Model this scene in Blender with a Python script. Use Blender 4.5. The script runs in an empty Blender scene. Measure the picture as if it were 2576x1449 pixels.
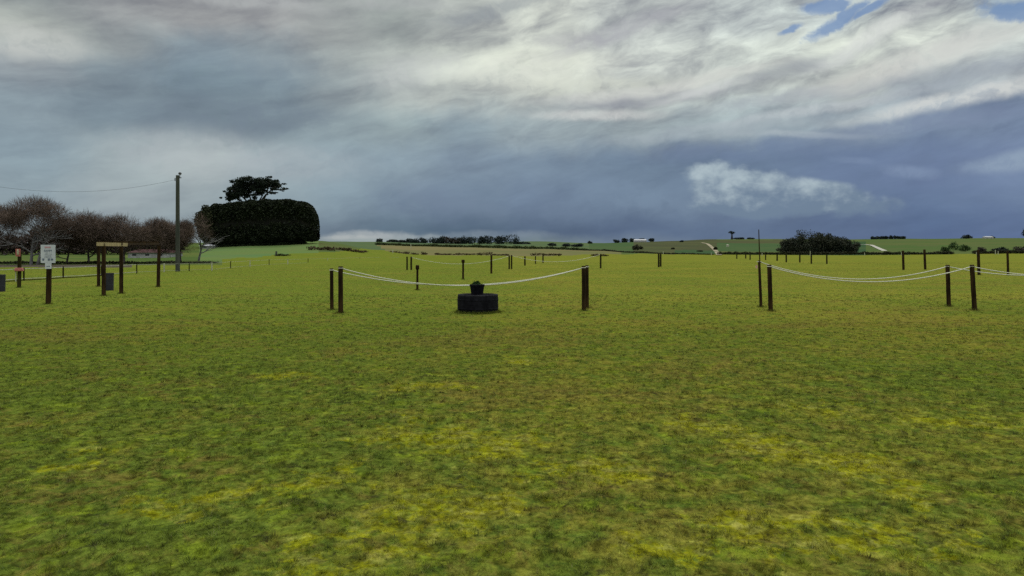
import bpy, math, random
import numpy as np
from mathutils import Vector
R = math.radians
F = 1909.0; HZ = 636.0; CX = 1288.0; EYE = 1.64       # camera constants (2576 px wide photo scale)
SC = bpy.context.scene
COL = SC.collection

# ------------------------------------------------------------------ camera
cam_d = bpy.data.cameras.new("camera"); cam = bpy.data.objects.new("camera", cam_d); COL.objects.link(cam)
cam.location = (0, 0, EYE); cam.rotation_euler = (R(90), 0, 0)
cam_d.sensor_width = 36; cam_d.lens = F / 2576 * 36; cam_d.shift_y = -88.5 / 2576
cam_d.clip_start = 0.1; cam_d.clip_end = 30000
SC.camera = cam
SC.render.resolution_x = 1024; SC.render.resolution_y = 576
SC.view_settings.view_transform = 'Standard'; SC.view_settings.look = 'None'
SC.view_settings.exposure = 0.0; SC.view_settings.gamma = 1.0; SC.view_settings.use_curve_mapping = False
SC.cycles.use_denoising = False
SC.cycles.max_bounces = 6; SC.cycles.diffuse_bounces = 3; SC.cycles.transparent_max_bounces = 6
SC.cycles.volume_bounces = 0

def lin(c):
    o = []
    for v in c:
        v /= 255.0
        o.append(v / 12.92 if v <= 0.04045 else ((v + 0.055) / 1.055) ** 2.4)
    return (o[0], o[1], o[2], 1.0)

class NT:
    """small helper round a node tree"""
    def __init__(s, tree): s.t = tree; s.t.nodes.clear()
    def n(s, kind, ins=None, **props):
        nd = s.t.nodes.new(kind)
        for k, v in props.items(): setattr(nd, k, v)
        for k, v in (ins or {}).items():
            sock = nd.inputs[k]
            if isinstance(v, bpy.types.NodeSocket): s.t.links.new(v, sock)
            else: sock.default_value = v
        return nd
    def math(s, op, a, b=0.0, c=0.0, clamp=False):
        nd = s.n('ShaderNodeMath', {0: a, 1: b, 2: c}, operation=op); nd.use_clamp = clamp; return nd.outputs[0]
    def mix(s, f, a, b, mode='MIX'):
        nd = s.n('ShaderNodeMix', data_type='RGBA', blend_type=mode)
        for k, v in ((0, f), (6, a), (7, b)):
            if isinstance(v, bpy.types.NodeSocket): s.t.links.new(v, nd.inputs[k])
            else: nd.inputs[k].default_value = v
        return nd.outputs[2]
    def rng(s, v, a, b, c=0.0, d=1.0, smooth=True):
        nd = s.n('ShaderNodeMapRange', {0: v, 1: a, 2: b, 3: c, 4: d}, interpolation_type='SMOOTHSTEP' if smooth else 'LINEAR')
        return nd.outputs[0]
    def noise(s, vec, scale, detail=4.0, rough=0.55, dist=0.0, out=0):
        nd = s.n('ShaderNodeTexNoise', {'Vector': vec, 'Scale': scale, 'Detail': detail, 'Roughness': rough, 'Distortion': dist})
        return nd.outputs[out]
    def map(s, vec, loc=(0, 0, 0), rot=(0, 0, 0), sc=(1, 1, 1), kind='TEXTURE'):
        return s.n('ShaderNodeMapping', {0: vec, 1: loc, 2: rot, 3: sc}, vector_type=kind).outputs[0]
    def blob(s, vec, cx, cy, rx, ry, rot=0.0):
        m = s.map(vec, (cx, cy, 0), (0, 0, R(rot)), (rx, ry, 1e3))
        g = s.n('ShaderNodeTexGradient', {0: m}, gradient_type='SPHERICAL')
        return g.outputs[1]

# ------------------------------------------------------------------ sun + world (broken overcast)
SUN_EL, SUN_AZ = 48.0, 12.0        # in front of the camera, slightly right, high
sd = bpy.data.lights.new("sun", 'SUN'); sd.energy = 0.9; sd.angle = R(18); sd.color = (1.0, 0.96, 0.88)
sun = bpy.data.objects.new("sun", sd); COL.objects.link(sun)
sv = Vector((math.sin(R(SUN_AZ)) * math.cos(R(SUN_EL)), math.cos(R(SUN_AZ)) * math.cos(R(SUN_EL)), math.sin(R(SUN_EL))))
sun.rotation_euler = (-sv).to_track_quat('-Z', 'Y').to_euler()

def build_world():
    w = bpy.data.worlds.new("World"); SC.world = w; w.use_nodes = True
    T = NT(w.node_tree); STR = 0.1
    tc = T.n('ShaderNodeTexCoord').outputs['Generated']
    sep = T.n('ShaderNodeSeparateXYZ', {0: tc}); x, y, z = sep.outputs
    az = T.math('ARCTAN2', x, y)
    hyp = T.math('SQRT', T.math('ADD', T.math('MULTIPLY', x, x), T.math('MULTIPLY', y, y)))
    el = T.math('ARCTAN2', z, hyp)
    X = T.math('MULTIPLY', az, F / 100); Y = T.math('MULTIPLY', el, F / 100)
    P = T.n('ShaderNodeCombineXYZ', {0: X, 1: Y, 2: 0.0}).outputs[0]
    # angles of a photograph pixel in the sky's own azimuth / elevation chart (unit = 1/19.09 rad)
    def ang(px, py):
        a = math.atan((px - CX) / F); e = math.atan((HZ - py) / F * math.cos(a))
        return a * F / 100, e * F / 100
    # warp
    wn = T.noise(P, 0.55, 5, 0.6, out=1)
    off = T.n('ShaderNodeVectorMath', {0: wn, 1: (0.5, 0.5, 0.5)}, operation='SUBTRACT').outputs[0]
    off = T.n('ShaderNodeVectorMath', {0: off, 1: (2.2, 0.9, 0)}, operation='MULTIPLY').outputs[0]
    W = T.n('ShaderNodeVectorMath', {0: P, 1: off}, operation='ADD').outputs[0]
    off2 = T.n('ShaderNodeVectorMath', {0: off, 1: (0.35, 0.45, 0)}, operation='MULTIPLY').outputs[0]
    W2 = T.n('ShaderNodeVectorMath', {0: P, 1: off2}, operation='ADD').outputs[0]
    ws = T.n('ShaderNodeSeparateXYZ', {0: W}); wx, wy = ws.outputs[0], ws.outputs[1]
    XS = (60, 300, 500, 700, 850, 1000, 1150, 1350, 1600, 1900, 2150, 2350, 2540)
    rows = [
     (612, [(150,160,168)]*3 + [(150,160,168),(150,160,166),(158,166,170),(125,140,152),(120,134,146),(108,122,145),(100,115,143),(96,112,146),(95,112,150),(93,110,150)]),
     (575, [(146,158,168)]*2 + [(142,155,166),(125,142,156),(115,130,148),(98,116,136),(90,108,130),(92,108,134),(95,111,140),(95,111,141),(93,109,142),(92,110,146),(95,112,148)]),
     (500, [(145,160,172),(160,170,178),(152,163,172),(140,155,168),(134,151,167),(126,143,163),(114,131,154),(110,126,152),(112,129,154),(108,124,152),(104,121,153),(104,122,156),(108,125,158)]),
     (400, [(140,156,170),(158,170,178),(166,175,181),(152,165,176),(144,160,174),(138,154,170),(130,146,166),(126,143,165),(118,136,160),(112,130,158),(112,130,162),(116,133,165),(120,136,168)]),
     (300, [(140,154,167),(126,141,155),(120,135,148),(128,143,155),(146,160,169),(152,166,174),(138,153,167),(152,164,174),(152,163,172),(158,170,180),(150,162,176),(130,145,168),(120,136,164)]),
     (200, [(143,150,160),(130,143,155),(126,143,156),(130,145,158),(148,158,166),(178,184,186),(178,183,184),(186,190,190),(180,183,185),(184,189,190),(178,182,184),(168,175,182),(182,188,194)]),
     (120, [(168,172,172),(140,146,153),(135,148,161),(140,150,160),(158,164,168),(185,190,190),(212,217,210),(216,220,210),(198,202,202),(192,197,197),(206,210,206),(204,208,206),(196,202,203)]),
     (40,  [(140,146,151),(152,154,160),(158,159,164),(160,161,166),(152,156,160),(156,162,164),(180,184,184),(200,203,200),(182,186,189),(186,192,196),(196,204,207),(200,206,206),(170,185,200)]),
    ]
    xn = T.rng(wx, -12.0, 12.0, 0.0, 1.0, smooth=False)
    col = None; prevY = None
    for py, cs in rows:
        rp = T.n('ShaderNodeValToRGB', {0: xn}); cr = rp.color_ramp; cr.interpolation = 'EASE'
        for i, (px, c) in enumerate(zip(XS, cs)):
            p = (ang(px, py)[0] + 12) / 24
            e = cr.elements[i] if i < 2 else cr.elements.new(p)
            e.position = p; e.color = lin(c)
        yy = (HZ - py) / F
        yy = math.atan(yy * 0.93) * F / 100
        if col is None: col = rp.outputs[0]
        else: col = T.mix(T.rng(wy, prevY, yy), col, rp.outputs[0])
        prevY = yy
    # streaky high cloud, rising gently to the right
    SP = T.map(W2, (0, 0, 0), (0, 0, R(11)), (1, 1, 1))
    s1 = T.noise(T.map(SP, sc=(4.2, 1.0, 1)), 1.0, 7, 0.56, 0.25)
    s2 = T.noise(T.map(SP, (3, 7, 0), sc=(1.5, 0.55, 1)), 1.0, 7, 0.6, 0.5)
    st = T.math('ADD', T.math('MULTIPLY', T.math('SUBTRACT', s1, 0.5), 1.5), T.math('MULTIPLY', T.math('SUBTRACT', s2, 0.5), T.math('MULTIPLY_ADD', T.rng(Y, 2.0, 4.0), T.rng(X, -3.0, 2.0, 0.0, 1.5), 0.8)))
    amp = T.math('MULTIPLY', T.rng(Y, 0.3, 5.0, 0.45, 1.0), T.rng(X, -6.0, 3.0, 1.05, 1.0))
    k = T.math('MULTIPLY_ADD', T.math('MULTIPLY', st, amp), 0.95, 1.0)
    kc = T.n('ShaderNodeCombineColor', {0: k, 1: k, 2: T.math('MULTIPLY_ADD', T.math('SUBTRACT', k, 1.0), 0.85, 1.0)}).outputs[0]
    col = T.mix(1.0, col, kc, 'MULTIPLY'); col = T.mix(1.0, col, (0.970, 0.998, 0.950, 1), 'MULTIPLY')
    det = T.noise(W, 2.6, 6, 0.6)
    # bright and dark features: px, py, rx, ry, rot, colour, strength, edge width
    feats = [
     (60, 105, 170, 55, 0, (196,200,196), .75), (640, 5, 240, 26, 0, (180,184,184), .6), (1000, 8, 200, 22, 0, (178,182,182), .5),
     (500, 385, 300, 85, 0, (176,184,188), .5), (760, 415, 220, 60, 0, (168,178,184), .4),
     (600, 290, 420, 70, 0, (118,132,146), .6), (560, 180, 380, 70, 5, (124,141,155), .45),
     (1330, 170, 330, 75, 2, (224,228,217), .65), (1480, 215, 300, 40, 0, (214,219,206), .6), (1050, 175, 200, 50, 12, (196,201,200), .5),
     (1250, 22, 240, 30, 12, (140,148,156), .5), (1560, 75, 260, 32, 16, (170,172,178), .7), (1420, 95, 100, 25, 5, (178,180,182), .5),
     (1640, 250, 330, 22, 3, (150,154,163), .65), (1560, 236, 300, 22, 4, (205,207,205), .5), (1500, 288, 220, 20, 0, (214,215,212), .6),
     (1800, 195, 260, 22, 8, (212,214,208), .5), (1780, 228, 170, 16, 10, (212,216,214), .6), (2040, 160, 240, 26, 12, (160,166,172), .55),
     (2100, 225, 420, 24, 6, (158,165,174), .6), (2430, 240, 330, 30, 8, (212,215,212), .8), (2080, 268, 380, 18, 7, (196,203,206), .55),
     (2300, 150, 300, 40, 12, (214,214,208), .6), (2450, 180, 260, 26, 10, (160,170,180), .6), (2200, 90, 200, 30, 24, (222,226,222), .6),
     (2480, 90, 220, 45, 12, (208,212,208), .5), (1780, 330, 360, 26, 4, (170,181,188), .5), (2020, 340, 190, 13, -4, (176,187,193), .6),
     (1090, 520, 200, 60, -10, (98,114,138), .35), (2350, 420, 400, 80, 0, (110,127,160), .5),
     (2380, 300, 380, 32, 4, (122,136,163), .6), (1900, 380, 420, 40, 0, (112,129,158), .5),
     (1600, 500, 230, 60, -12, (124,144,166), .5), (1130, 500, 180, 50, -15, (124,140,160), .35), (1250, 590, 200, 16, 0, (135,148,160), .5),
     (930, 592, 130, 16, 0, (172,178,180), .7), (1060, 596, 100, 9, 0, (160,170,174), .5), (880, 598, 90, 9, 0, (186,190,188), .5),
     (2570, 398, 150, 30, 8, (146,164,184), .8), (2290, 432, 90, 20, -8, (128,146,174), .7), (2140, 405, 70, 12, -8, (124,142,170), .5)]
    for px, py, rx, ry, rot, c, stg in feats:
        a, e = ang(px, py)
        b = T.blob(W2, a, e, rx / 100, ry / 100, rot)
        f = T.math('MULTIPLY', T.rng(b, 0.0, 0.75), T.rng(det, 0.30, 0.62, 0.45, 1.0))
        col = T.mix(T.math('MULTIPLY', f, stg * 1.05, clamp=True), col, lin(c))
    # low cumulus bank
    PC = T.map(P, (2.35, 5.1, 0), sc=(1.25, 0.9, 1)); dn = T.noise(PC, 0.95, 7, 0.57, 0.15)
    fn = T.noise(P, 5.5, 6, 0.6, 0.0)
    dens = None
    for px, py, rx, ry, rot in ((1810, 468, 115, 80, -8), (1880, 478, 150, 76, -12), (1990, 500, 190, 62, -10), (2120, 506, 150, 50, -8), (1880, 520, 190, 44, -4)):
        a, e = ang(px, py); b = T.blob(P, a, e, rx / 100, ry / 100, rot)
        dens = b if dens is None else T.math('MAXIMUM', dens, b)
    d2 = T.math('ADD', dens, T.math('ADD', T.math('MULTIPLY', T.math('SUBTRACT', dn, 0.5), 1.45), T.math('MULTIPLY', T.math('SUBTRACT', fn, 0.5), 0.10)))
    m = T.math('MULTIPLY', T.rng(d2, 0.12, 0.46), T.rng(dens, 0.0, 0.22))
    cc = T.mix(T.rng(T.math('ADD', T.noise(PC, 2.0, 5, 0.55), T.math('MULTIPLY', Y, 0.40)), 0.92, 1.38), lin((112, 131, 152)), lin((175, 191, 198)))
    col = T.mix(T.math('MULTIPLY', m, 0.92), col, cc)
    # blue gaps: the clear sky shows
    sky = T.n('ShaderNodeTexSky', sky_type='NISHITA', sun_disc=False, sun_elevation=R(SUN_EL), sun_rotation=R(SUN_AZ), altitude=60, air_density=1.0, dust_density=0.6, ozone_density=1.5).outputs[0]
    col = T.mix(1.0, col, (1 / STR, 1 / STR, 1 / STR, 1), 'MULTIPLY')
    gap = None
    for px, py, rx, ry, rot in ((2115, 50, 120, 24, 25), (2080, 18, 80, 22, 0), (2575, 25, 130, 34, -12), (1985, 75, 44, 12, 20), (2190, 22, 70, 14, 25)):
        a, e = ang(px, py); b = T.blob(W2, a, e, rx / 100, ry / 100, rot)
        gap = b if gap is None else T.math('MAXIMUM', gap, b)
    gm = T.rng(T.math('ADD', gap, T.math('MULTIPLY', T.math('SUBTRACT', det, 0.5), 1.1)), 0.12, 0.62)
    gm = T.math('MULTIPLY', gm, T.rng(gap, 0.0, 0.15))
    col = T.mix(T.math('MULTIPLY', gm, 0.85), col, T.mix(1.0, sky, (0.42, 0.50, 0.60, 1), 'MULTIPLY'))
    # the brighter cloud overhead and the plain overcast behind
    hi = T.rng(Y, 7.5, 13.5)
    col = T.mix(hi, col, (15.5, 15.8, 15.8, 1))
    side = T.rng(T.math('ABSOLUTE', X), 15.0, 24.0)
    side = T.math('MULTIPLY', side, T.math('SUBTRACT', 1.0, hi))
    col = T.mix(side, col, (2.6, 2.9, 3.2, 1))
    bg = T.n('ShaderNodeBackground', {0: col, 1: STR})
    T.n('ShaderNodeOutputWorld', {0: bg.outputs[0]})
build_world()

# ------------------------------------------------------------------ terrain shape
DEP = np.array([110, 150, 200, 300, 450, 700, 1100, 2000, 4000, 7000.])
US = np.array([-400, 300, 500, 650, 800, 950, 1050, 1150, 1350, 1500, 1600, 1700, 1800, 1900, 2000, 2150, 2300, 2576, 2900.])
YP = np.array([
 [664.46] * 19,
 [648, 648, 646, 644, 644, 650, 655, 656.9, 656.9, 656.9, 656.9, 656.9, 656.9, 656.9, 656.9, 656.9, 656.9, 656.9, 656.9],
 [636, 631, 622, 617, 612, 630, 648, 651.6, 651.6, 651.6, 651.6, 651.6, 651.6, 651.6, 651.6, 651.6, 651.6, 651.6, 651.6],
 [628, 622, 612, 608, 606.5, 633, 641.5, 642, 643.5, 644.5, 645.5, 646.4, 646.4, 646.4, 646.4, 646.4, 646.4, 646.4, 646.4],
 [626, 620, 612, 609, 609, 617, 620, 622, 626, 631, 637, 641, 642.8, 642.8, 642.8, 642.8, 642.8, 639, 638],
 [622, 618, 612, 609, 608.5, 609.5, 613, 614, 616, 620, 621, 622, 626, 628, 628, 628, 624, 624, 624],
 [618, 615, 612, 609, 608, 609, 611, 612, 613, 613, 608.5, 606, 602, 601, 602, 602, 600.5, 599, 598],
 [620, 618, 615, 612, 610, 610, 610.5, 611, 610, 611.5, 612, 612, 610, 608, 608, 608, 606, 606, 606],
 [622, 620, 618, 615, 612, 611, 611, 611, 607, 612, 613, 614, 614, 614, 614, 614, 614, 614, 614],
 [620] * 19], dtype=float)

def ypix(u, dep):
    """photo row of the terrain surface for column u at depth dep (vectorised)"""
    u = np.clip(np.asarray(u, float), US[0], US[-1]); dep = np.asarray(dep, float)
    ld = np.log(np.clip(dep, DEP[0], DEP[-1])); LD = np.log(DEP)
    i = np.clip(np.searchsorted(LD, ld, side='right') - 1, 0, len(DEP) - 2)
    j = np.clip(np.searchsorted(US, u, side='right') - 1, 0, len(US) - 2)
    a = (ld - LD[i]) / (LD[i + 1] - LD[i]); b = (u - US[j]) / (US[j + 1] - US[j])
    b = b * b * (3 - 2 * b)
    return (YP[i, j] * (1 - b) + YP[i, j + 1] * b) * (1 - a) + (YP[i + 1, j] * (1 - b) + YP[i + 1, j + 1] * b) * a

def zter(x, y):
    x = np.asarray(x, float); y = np.asarray(y, float)
    yy = np.maximum(y, 1.0); u = CX + F * x / yy
    z = EYE - (ypix(u, yy) - HZ) * yy / F
    z = np.where(y <= 110, 0.0, z)
    fade = np.clip((y - 110) / 10, 0, 1)
    return z * fade
_rg = np.random.RandomState(99).uniform(-1, 1, (257, 257))
def vnoise(x, y):
    i = np.floor(x).astype(int); j = np.floor(y).astype(int); a = x - i; b = y - j
    a = a * a * (3 - 2 * a); b = b * b * (3 - 2 * b)
    g = lambda p, q: _rg[p % 257, q % 257]
    return (g(i, j) * (1 - a) + g(i + 1, j) * a) * (1 - b) + (g(i, j + 1) * (1 - a) + g(i + 1, j + 1) * a) * b
def relief(x, y):
    """small humps and hollows of the worn turf near the camera, metres"""
    x = np.asarray(x, float); y = np.asarray(y, float)
    h = .010 * vnoise(x * 2.1 + 7, y * 2.1) + .012 * vnoise(x * 5.3, y * 5.3 + 31) + .009 * vnoise(x * 11.7 + 50, y * 11.7) + .005 * vnoise(x * 23 + 9, y * 23 + 80)
    d = np.hypot(x, y)
    return h * np.clip((26 - d) / 10, 0, 1) * np.clip((d - 1.5) / 1, 0, 1) * (y > 0)
def G(u, y):
    """point on the flat field seen at photo pixel (u, y)"""
    d = F * EYE / (y - HZ); return Vector(((u - CX) / F * d, d, 0.0))
def PT(u, dep):
    x = (u - CX) / F * dep
    return Vector((x, dep, float(zter(x, dep))))
def dep_at(u, yv, d0=450, d1=1100):
    best = min(np.linspace(d0, d1, 300), key=lambda d: abs(float(ypix(u, d)) - yv)); return float(best)

# ------------------------------------------------------------------ materials
def new_mat(name):
    m = bpy.data.materials.new(name); m.use_nodes = True
    T = NT(m.node_tree); return m, T
def finish(T, col, rough=0.8, bump=None, bstr=0.3, bdist=0.02, spec=0.3, metal=0.0):
    ins = {'Base Color': col, 'Roughness': rough, 'Specular IOR Level': spec, 'Metallic': metal}
    b = T.n('ShaderNodeBsdfPrincipled', ins)
    if bump is not None:
        bn = T.n('ShaderNodeBump', {'Height': bump, 'Strength': bstr, 'Distance': bdist})
        T.t.links.new(bn.outputs[0], b.inputs['Normal'])
    T.n('ShaderNodeOutputMaterial', {0: b.outputs[0]})
def pos(T): return T.n('ShaderNodeNewGeometry').outputs['Position']
def objc(T): return T.n('ShaderNodeTexCoord').outputs['Object']

def noisy(name, c1, c2, scale=3.0, rough=0.85, detail=5, stretch=(1, 1, 1), bstr=0.3, bdist=0.01, spec=0.25, metal=0.0, world=False, lo=0.35, hi=0.65):
    m, T = new_mat(name)
    v = pos(T) if world else objc(T)
    v = T.map(v, sc=stretch)
    n = T.noise(v, scale, detail, 0.6)
    col = T.mix(T.rng(n, lo, hi), (*c1, 1), (*c2, 1))
    finish(T, col, rough, n, bstr, bdist, spec, metal)
    return m

def lawn_color(T, blade=False):
    p = pos(T)
    flat = T.map(p, sc=(1, 1, 1e4))
    big = T.noise(flat, 0.16, 4, 0.6, 0.3)
    med = T.noise(T.map(flat, (3, 1, 0)), 0.75, 5, 0.62, 0.4)
    sm = T.noise(T.map(flat, (9, 4, 0)), 5.5, 5, 0.7, 0.3)
    fine = T.noise(T.map(flat, (2, 4, 0)), 17.0, 4, 0.7)
    green = (0.090, 0.118, 0.016, 1); olive = (0.158, 0.148, 0.022, 1); brown = (0.135, 0.104, 0.024, 1)
    dkg = (0.036, 0.070, 0.011, 1); yel = (0.230, 0.222, 0.004, 1); straw = (0.250, 0.240, 0.048, 1); lime = (0.140, 0.180, 0.012, 1)
    lo = T.noise(T.map(flat, (3, 8, 0), sc=(1, 1.15, 1)), 2.8, 6, 0.74, 0.5)
    s0 = T.n('ShaderNodeSeparateXYZ', {0: p})
    a = T.math('ADD', T.math('MULTIPLY', big, 0.4), T.math('MULTIPLY', lo, 0.6))
    a = T.math('ADD', a, T.rng(s0.outputs[0], -4.0, 1.5, -0.07, 0.0))
    col = T.mix(T.rng(a, 0.42, 0.58), green, olive)
    bg2 = T.noise(T.map(flat, (5, 60, 0), sc=(1.8, 1, 1)), 0.32, 5, 0.65, 0.6)
    col = T.mix(T.rng(bg2, 0.40, 0.56, 0.35, 0.0), col, green)
    col = T.mix(T.rng(bg2, 0.52, 0.66, 0.0, 0.45), col, brown)
    col = T.mix(T.math('MULTIPLY', T.rng(T.math('ADD', T.math('MULTIPLY', med, 0.45), T.math('MULTIPLY', sm, 0.55)), 0.50, 0.62), 0.7), col, brown)
    s = T.n('ShaderNodeSeparateXYZ', {0: p})
    near = T.rng(s.outputs[1], 40.0, 8.0)
    col = T.mix(T.math('MULTIPLY', T.rng(T.noise(T.map(flat, (31, 2, 0)), 3.0, 6, 0.74, 0.4), 0.52, 0.64), 0.65), col, lime)
    nr0 = T.rng(s.outputs[1], 20.0, 6.0)
    cl = T.noise(T.map(flat, (13, 6, 0), sc=(1, 1.15, 1)), 9.0, 4, 0.7, 0.3)
    dk = T.math('MULTIPLY', T.rng(T.math('ADD', T.math('MULTIPLY', cl, 0.6), T.math('MULTIPLY', lo, 0.4)), 0.50, 0.38), T.math('MULTIPLY_ADD', nr0, 0.34, 0.16))
    col = T.mix(dk, col, dkg)
    # yellow moss patches lying where they lie on the field
    w = T.noise(flat, 1.7, 6, 0.7, out=1)
    off = T.n('ShaderNodeVectorMath', {0: w, 1: (0.5, 0.5, 0.5)}, operation='SUBTRACT').outputs[0]
    off = T.n('ShaderNodeVectorMath', {0: off, 1: (2.6, 2.6, 0)}, operation='MULTIPLY').outputs[0]
    wp = T.n('ShaderNodeVectorMath', {0: flat, 1: off}, operation='ADD').outputs[0]
    moss = None
    for u, y, rx, ry in ((1120, 1285, .50, .40), (900, 1395, .60, .28), (560, 1240, .30, .26), (820, 1215, .30, .35), (1240, 1255, .25, .3),
                         (1080, 1085, .55, .40), (1250, 1120, .50, .4), (1420, 1190, .16, .2), (1530, 1200, .3, .3), (1790, 1075, .34, .35),
                         (1960, 1130, .50, .30), (2160, 1170, .5, .35), (2280, 1250, .25, .2), (2050, 1030, .5, .4), (1790, 1310, .35, .22), (1900, 1340, .35, .2),
                         (2190, 1340, .5, .2), (2380, 1335, .16, .12), (1640, 1380, .3, .15), (2400, 1420, .3, .1),
                         (1280, 905, .45, .4), (740, 940, .5, .3), (1060, 970, .5, .3), (2440, 1060, .5, .35), (250, 1150, .3, .3)):
        g = G(u, y); b = T.blob(wp, g.x, g.y, rx * 1.35, ry * 1.7)
        moss = b if moss is None else T.math('MAXIMUM', moss, b)
    mn = T.noise(T.map(flat, (7, 7, 0), sc=(1, 1.15, 1)), 7.5, 6, 0.78, 0.4)
    mf = T.math('MULTIPLY', T.rng(T.math('ADD', moss, T.math('MULTIPLY', T.math('SUBTRACT', mn, 0.5), 2.4)), 0.12, 0.85), T.rng(moss, 0, .35))
    stray = T.math('MULTIPLY', T.rng(T.math('ADD', T.math('MULTIPLY', mn, 0.5), T.math('MULTIPLY', T.noise(T.map(flat, (17, 27, 0)), 1.2, 5, 0.7), 0.5)), 0.565, 0.66), 0.55)
    mc = T.mix(T.rng(T.noise(T.map(flat, (5, 1, 0)), 6.0, 5, 0.7), 0.46, 0.60), yel, straw)
    col = T.mix(stray, col, straw)
    col = T.mix(T.math('MULTIPLY', mf, 0.66), col, mc)
    # tuft shading put into the colour: light tips, shaded hollows at hand size
    c1 = T.noise(T.map(flat, (19, 3, 0), sc=(1, 1.15, 1)), 20.0, 3, 0.65, 0.2)
    c2 = T.noise(T.map(flat, (23, 5, 0), sc=(1, 1.15, 1)), 7.0, 5, 0.72, 0.3)
    tv = T.math('ADD', T.math('MULTIPLY', T.math('SUBTRACT', c1, 0.5), 2.2), T.math('MULTIPLY', T.math('SUBTRACT', c2, 0.5), 3.2))
    nr2 = T.rng(s.outputs[1], 22.0, 5.0)
    tv = T.math('MULTIPLY_ADD', tv, T.math('MULTIPLY_ADD', nr2, 0.80, 0.20), 1.0)
    tv = T.math('MAXIMUM', tv, 0.42)
    col = T.mix(1.0, col, T.n('ShaderNodeCombineColor', {0: tv, 1: tv, 2: tv}).outputs[0], 'MULTIPLY')
    col = T.mix(1.0, col, (1.26, 1.29, 1.30, 1), 'MULTIPLY')
    # bare dark specks
    sp = T.rng(T.noise(T.map(flat, (1, 9, 0)), 4.0, 5, 0.74, 0.3), 0.585, 0.65)
    col = T.mix(T.math('MULTIPLY', sp, 0.6), col, (0.030, 0.026, 0.016, 1))
    return p, col, sm, fine, s

def mat_field():
    m, T = new_mat("field_grass")
    p, col, sm, fine, s = lawn_color(T)
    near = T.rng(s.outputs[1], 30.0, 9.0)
    k = T.math('MULTIPLY_ADD', near, -0.25, 0.92)  # self-shadowing of the grass put into the ground colour, deeper near the camera
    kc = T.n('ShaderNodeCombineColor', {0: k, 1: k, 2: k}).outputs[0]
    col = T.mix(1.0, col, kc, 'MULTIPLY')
    h = T.math('ADD', T.math('MULTIPLY', sm, 1.0), T.math('MULTIPLY', fine, 0.35))
    finish(T, col, 1.0, h, 0.5, 0.06, 0.0)
    return m
def mat_blade():
    m, T = new_mat("grass_blade")
    p, col, sm, fine, s = lawn_color(T)
    a = T.n('ShaderNodeAttribute', attribute_name='rnd')
    k = T.rng(a.outputs['Fac'], 0, 1, 0.65, 1.6, smooth=False)
    kc = T.n('ShaderNodeCombineColor', {0: k, 1: k, 2: T.math('MULTIPLY', k, 0.95)}).outputs[0]
    col = T.mix(1.0, col, kc, 'MULTIPLY')
    col = T.mix(T.rng(a.outputs['Fac'], 0.88, 0.97, 0, 0.55), col, (0.30, 0.27, 0.12, 1))
    b = T.n('ShaderNodeBsdfPrincipled', {'Base Color': col, 'Roughness': 0.7, 'Specular IOR Level': 0.2})
    tr = T.n('ShaderNodeBsdfTranslucent', {0: col})
    mx = T.n('ShaderNodeMixShader', {0: 0.35, 1: b.outputs[0], 2: tr.outputs[0]})
    T.n('ShaderNodeOutputMaterial', {0: mx.outputs[0]})
    return m
def pasture(name, a, b, c=None, sc=0.02):
    m, T = new_mat(name)
    v = T.map(pos(T), sc=(2.2, 1, 1))
    n = T.noise(v, sc, 6, 0.62, 0.4); n2 = T.noise(v, sc * 9, 5, 0.65)
    col = T.mix(T.rng(n, 0.38, 0.62), (*a, 1), (*b, 1))
    if c: col = T.mix(T.math('MULTIPLY', T.rng(n2, 0.45, 0.68), 0.7), col, (*c, 1))
    finish(T, col, 1.0, n2, 0.6, 0.4, 0.0)
    return m
def foliage(name, a, b, sc=0.6, tl=0.2):
    m, T = new_mat(name)
    n = T.noise(pos(T), sc, 4, 0.65)
    at = T.n('ShaderNodeAttribute', attribute_name='rnd')
    f = T.math('ADD', T.math('MULTIPLY', n, 0.6), T.math('MULTIPLY', at.outputs['Fac'], 0.4))
    col = T.mix(T.rng(f, 0.3, 0.7), (*a, 1), (*b, 1))
    bb = T.n('ShaderNodeBsdfPrincipled', {'Base Color': col, 'Roughness': 0.75, 'Specular IOR Level': 0.15})
    tr = T.n('ShaderNodeBsdfTranslucent', {0: col})
    mx = T.n('ShaderNodeMixShader', {0: tl, 1: bb.outputs[0], 2: tr.outputs[0]})
    T.n('ShaderNodeOutputMaterial', {0: mx.outputs[0]})
    return m

M = {}
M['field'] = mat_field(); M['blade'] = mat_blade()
M['road'] = noisy("road_surface", (0.050, 0.042, 0.035), (0.085, 0.072, 0.058), 0.6, 1.0, world=True, spec=0.0)
M['verge'] = pasture("verge_grass", (0.058, 0.098, 0.026), (0.092, 0.118, 0.032), (0.060, 0.072, 0.025), 0.05)
M['bank'] = pasture("bank_pasture", (0.086, 0.148, 0.052), (0.102, 0.152, 0.046), (0.125, 0.140, 0.050), 0.03)
M['tan'] = pasture("dry_paddock", (0.150, 0.132, 0.058), (0.112, 0.122, 0.048), (0.165, 0.138, 0.066), 0.02)
M['far'] = pasture("far_pasture", (0.060, 0.100, 0.050), (0.080, 0.115, 0.045), (0.10, 0.11, 0.055), 0.008)
M['hill'] = pasture("hill_pasture", (0.060, 0.100, 0.030), (0.082, 0.105, 0.034), (0.10, 0.095, 0.045), 0.010)
M['rough'] = pasture("rough_pasture", (0.060, 0.062, 0.034), (0.075, 0.080, 0.036), (0.045, 0.075, 0.030), 0.012)
M['lush'] = pasture("lush_pasture", (0.045, 0.086, 0.034), (0.058, 0.092, 0.036), (0.075, 0.092, 0.042), 0.012)
M['dkg'] = pasture("dark_pasture", (0.035, 0.070, 0.034), (0.048, 0.080, 0.034), None, 0.012)
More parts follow.
